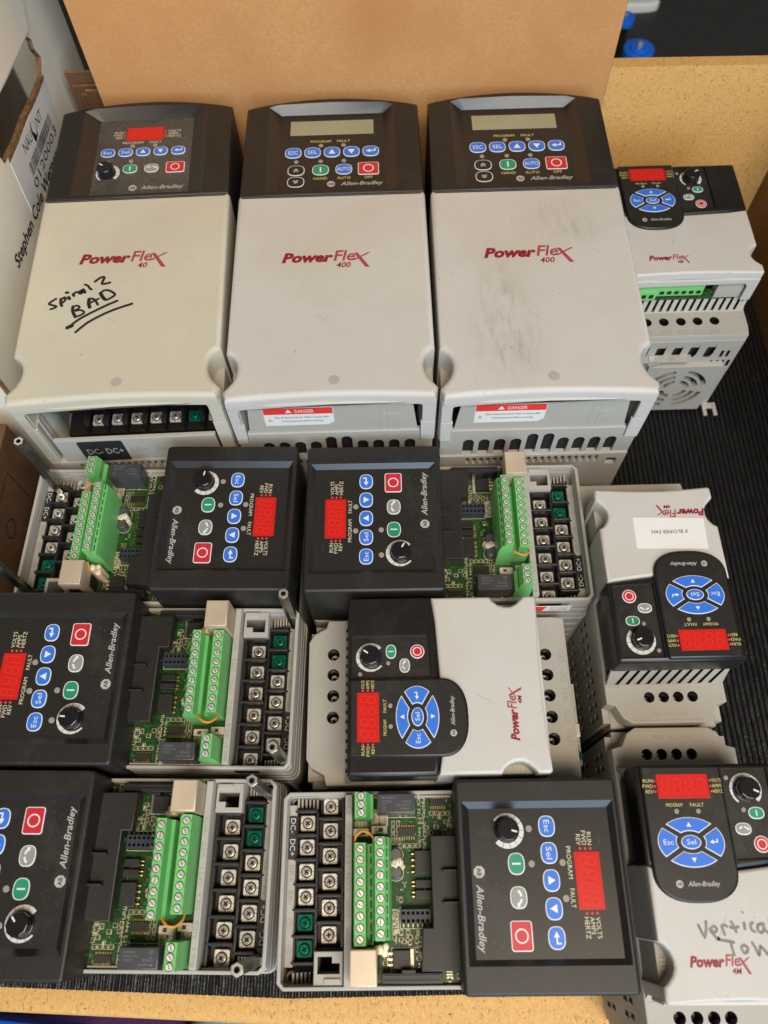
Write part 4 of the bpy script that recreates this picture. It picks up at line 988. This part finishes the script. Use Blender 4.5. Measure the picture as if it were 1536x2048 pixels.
    if openterm:
        b = MB(); b.box(u0+10, 33, 108, u0+72, 36, 112, 'pcb'); b.box(u0+10, 31.5, FZ+10, u1-12, 34, 109, 'pcb'); b.box(u0+12, 30.2, 112, u0+62, 38, 122.5, 'tgreen', .4); b.box(u0+10, 29.4, 108.5, u0+28, 36, 118, 'tgreen', .4)
        for i in range(9): b.box(u0+14+i*5.4, 29.9, 114, u0+17.2+i*5.4, 30.3, 117, 'void')
        for i in range(3): b.box(u0+12+i*5.4, 29.0, 111, u0+15.2+i*5.4, 29.5, 114.5, 'void')
        b.box(u0+72, 31, 108, u1-8, 38, 124, 'base', .5); b.build('control_terminal_block', t)
    # bezel: outer shell, raised oval key panel, recessed knob panel
    b = MB()
    outl = [(u1+.6, 90.6), (u1+.6, 137), (u1-.6, 138.6), (u0+.6, 138.6), (u0-.6, 137), (u0-.6, 89.6), (9, 88), (30, 87), (51, 87.2), (u1-14, 88.8)][::-1]
    kp = [(52.6, 91.2), (76.5, 92.2), (77.2, 93), (77.2, 135), (76.4, 136.2), (52.6, 136.2)]
    if not wide: kp = [(min(x, u1-2.4), y) for x, y in kp]
    b.prism(outl, 117, 136, 'black2', 2.2, holes=[kp], hd=1.8, hm='film', bn=3)
    b.prism([(u0+2, 92), (u1-2, 92), (u1-2, 134), (u0+2, 134)], FZ, 120, 'tblk')
    ov = []
    for i in range(21):
        a = R_(180+180*i/20); ov.append((30.3+21.3*math.copysign(abs(math.cos(a))**.8, math.cos(a)), 86.5+14.6*math.copysign(abs(math.sin(a))**.9, math.sin(a))))
    ov += [(51.4, 136.6), (50.4, 137.4), (10.2, 137.4), (9.2, 136.6)]
    b.prism(ov, 120, 138, 'black2', 1.1, bn=3)
    bz = b.build('keypad_bezel', t)
    b = MB(); b.flat(inset(ov, 1.3), 138.03, 'film'); z = 138.08
    for tt, yy in (('RUN', 128.9), ('FWD', 126.2), ('REV', 123.5)): b.text(tt, 15.0, yy, 1.7, z, 'yellow', align='r')
    for tt, yy in (('VOLTS', 128.9), ('AMPS', 126.2), ('HERTZ', 123.5)): b.text(tt, 45.8, yy, 1.7, z, 'yellow', width=4.9)
    b.text('PROGRAM', 24.6, 116.9, 1.7, z, 'yellow', align='c', width=8.4); b.text('FAULT', 36.3, 116.9, 1.7, z, 'yellow', align='c')
    ablogo(b, 21.2, 80.6, 1.9, z); ab_text(b, 25.3, 79.6, 16, 2.2, z)
    b.build('keypad_film', bz)
    display(bz, 17.1, 120.9, 43.8, 133, 138.05)
    for sx in (15.9, 45.0):
        for yy in (129.8, 127.1, 124.4): lamp(bz, sx, yy, 138.05, .65, 'ledred')
    for x in (25.3, 36.5): lamp(bz, x, 114.7, 138.05, 1.25)
    cx, cy, A, B_ = 30.2, 99.9, 16.9, 11.9
    for k, (a0, a1, sym) in enumerate(((-36, 36, 'ent'), (46, 134, 'up'), (144, 216, 'Esc'), (226, 314, 'dn'))):
        # angles on the ellipse parameter, gaps on the diagonals
        b = MB(); N_ = 12
        o_ = [(A*math.cos(R_(a0+(a1-a0)*i/N_)), B_*math.sin(R_(a0+(a1-a0)*i/N_))) for i in range(N_+1)]
        a2, a3 = (a0+6, a1-6) if k % 2 == 0 else (a0+7, a1-7)
        i_ = [(A*.44*math.cos(R_(a2+(a3-a2)*i/8)), B_*.44*math.sin(R_(a2+(a3-a2)*i/8))) for i in range(9)]
        pl = o_+i_[::-1]
        b.prism(pl, 0, .3, 'white', .1); b.prism(inset(pl, .42), .3, .5, 'blue', .08)
        mx, my = {0: (11.6, 0), 1: (0, 8.3), 2: (-11.6, 0), 3: (0, -8.3)}[k]
        if sym == 'Esc': b.text('Esc', mx, my-1.2, 2.5, .56, 'white', align='c', width=5)
        elif sym == 'ent': enter(b, mx-.2, my, 1.7, .56, 'white')
        else: arrow_up(b, mx, my, 1.3, .56, 'white', 1 if sym == 'up' else -1)
        o = b.build('button', bz); o.location = (cx*S, cy*S, .13805)
    b = MB(); b.prism(circ(0, 0, 5.1, 28, 3.4), 0, .3, 'white', .1); b.prism(circ(0, 0, 4.65, 28, 2.95), .3, .5, 'blue', .08); b.text('Sel', 0, -1.15, 2.4, .56, 'white', align='c', width=4.6)
    o = b.build('button', bz); o.location = (cx*S, cy*S, .13805)
    zz = 134.25
    sh = 0 if wide else -.4
    button(bz, 67.9+sh, 113.8, zz, 4.1, 3.0, 'green', 'I', 2.4); button(bz, 67.7+sh, 98.8, zz, 4.1, 4.1, 'red', 'O', 2.0); button(bz, 59.7+sh, 106.2, zz, 4.1, 3.0, 'grey', 'jog', 2.4)
    lamp(bz, 55.2, 131.5, zz, 1.2); lamp(bz, 61.3, 115.5, zz, 1.2)
    dialring(bz, 64.8+sh, 125.5, zz+.04, 8.3, 6.0); knob(bz, 64.6+sh, 125.4, zz, 5.8, 6.5, ang)
    return t
smallC = make_small(0, 99.5, 'wide closed drive lying sideways in the centre, keypad facing the left', 'cover', None, 55); pose(smallC, 110.4, 59.3, 90.8)
smallT = make_small(0, 99.5, 'closed drive at top right with exposed green terminals and vented end', 'cover', None, 25, True, 18.8, 42.8); pose(smallT, 166, 371, 1.2)
smallR = make_small(7, 79, 'narrow closed drive turned upside down at right with white paper label', 'cover', 'label', 20, False, 13.6, 43.8); pose(smallR, 201, 258, 181)
smallB = make_small(7, 79, 'narrow closed drive at bottom right corner with faded grey handwriting on cover', 'cover', 'vertical', -25, False, 20.6, 44.6); pose(smallB, 118.5, -75.5, 0.4)
b = MB(); b.X = side_at(-1.1, -1)
b.prism([(-45, 98), (-16, 98), (-16, 106.5), (-45, 106.5)], 0, .3, 'label'); b.prism([(-43, 98.3), (-33, 98.3), (-31, 106.2), (-41, 106.2)], .3, .4, 'danger')
for i in range(4): b.text('Wait 3 minutes', -29, 99.2+i*1.7, 1.1, .36, 'line', width=11)
b.build('warning_label', opens[4])
for o in proto: bpy.data.objects.remove(o)
print('objects', len(bpy.data.objects), 'verts', sum(len(m.vertices) for m in bpy.data.meshes))
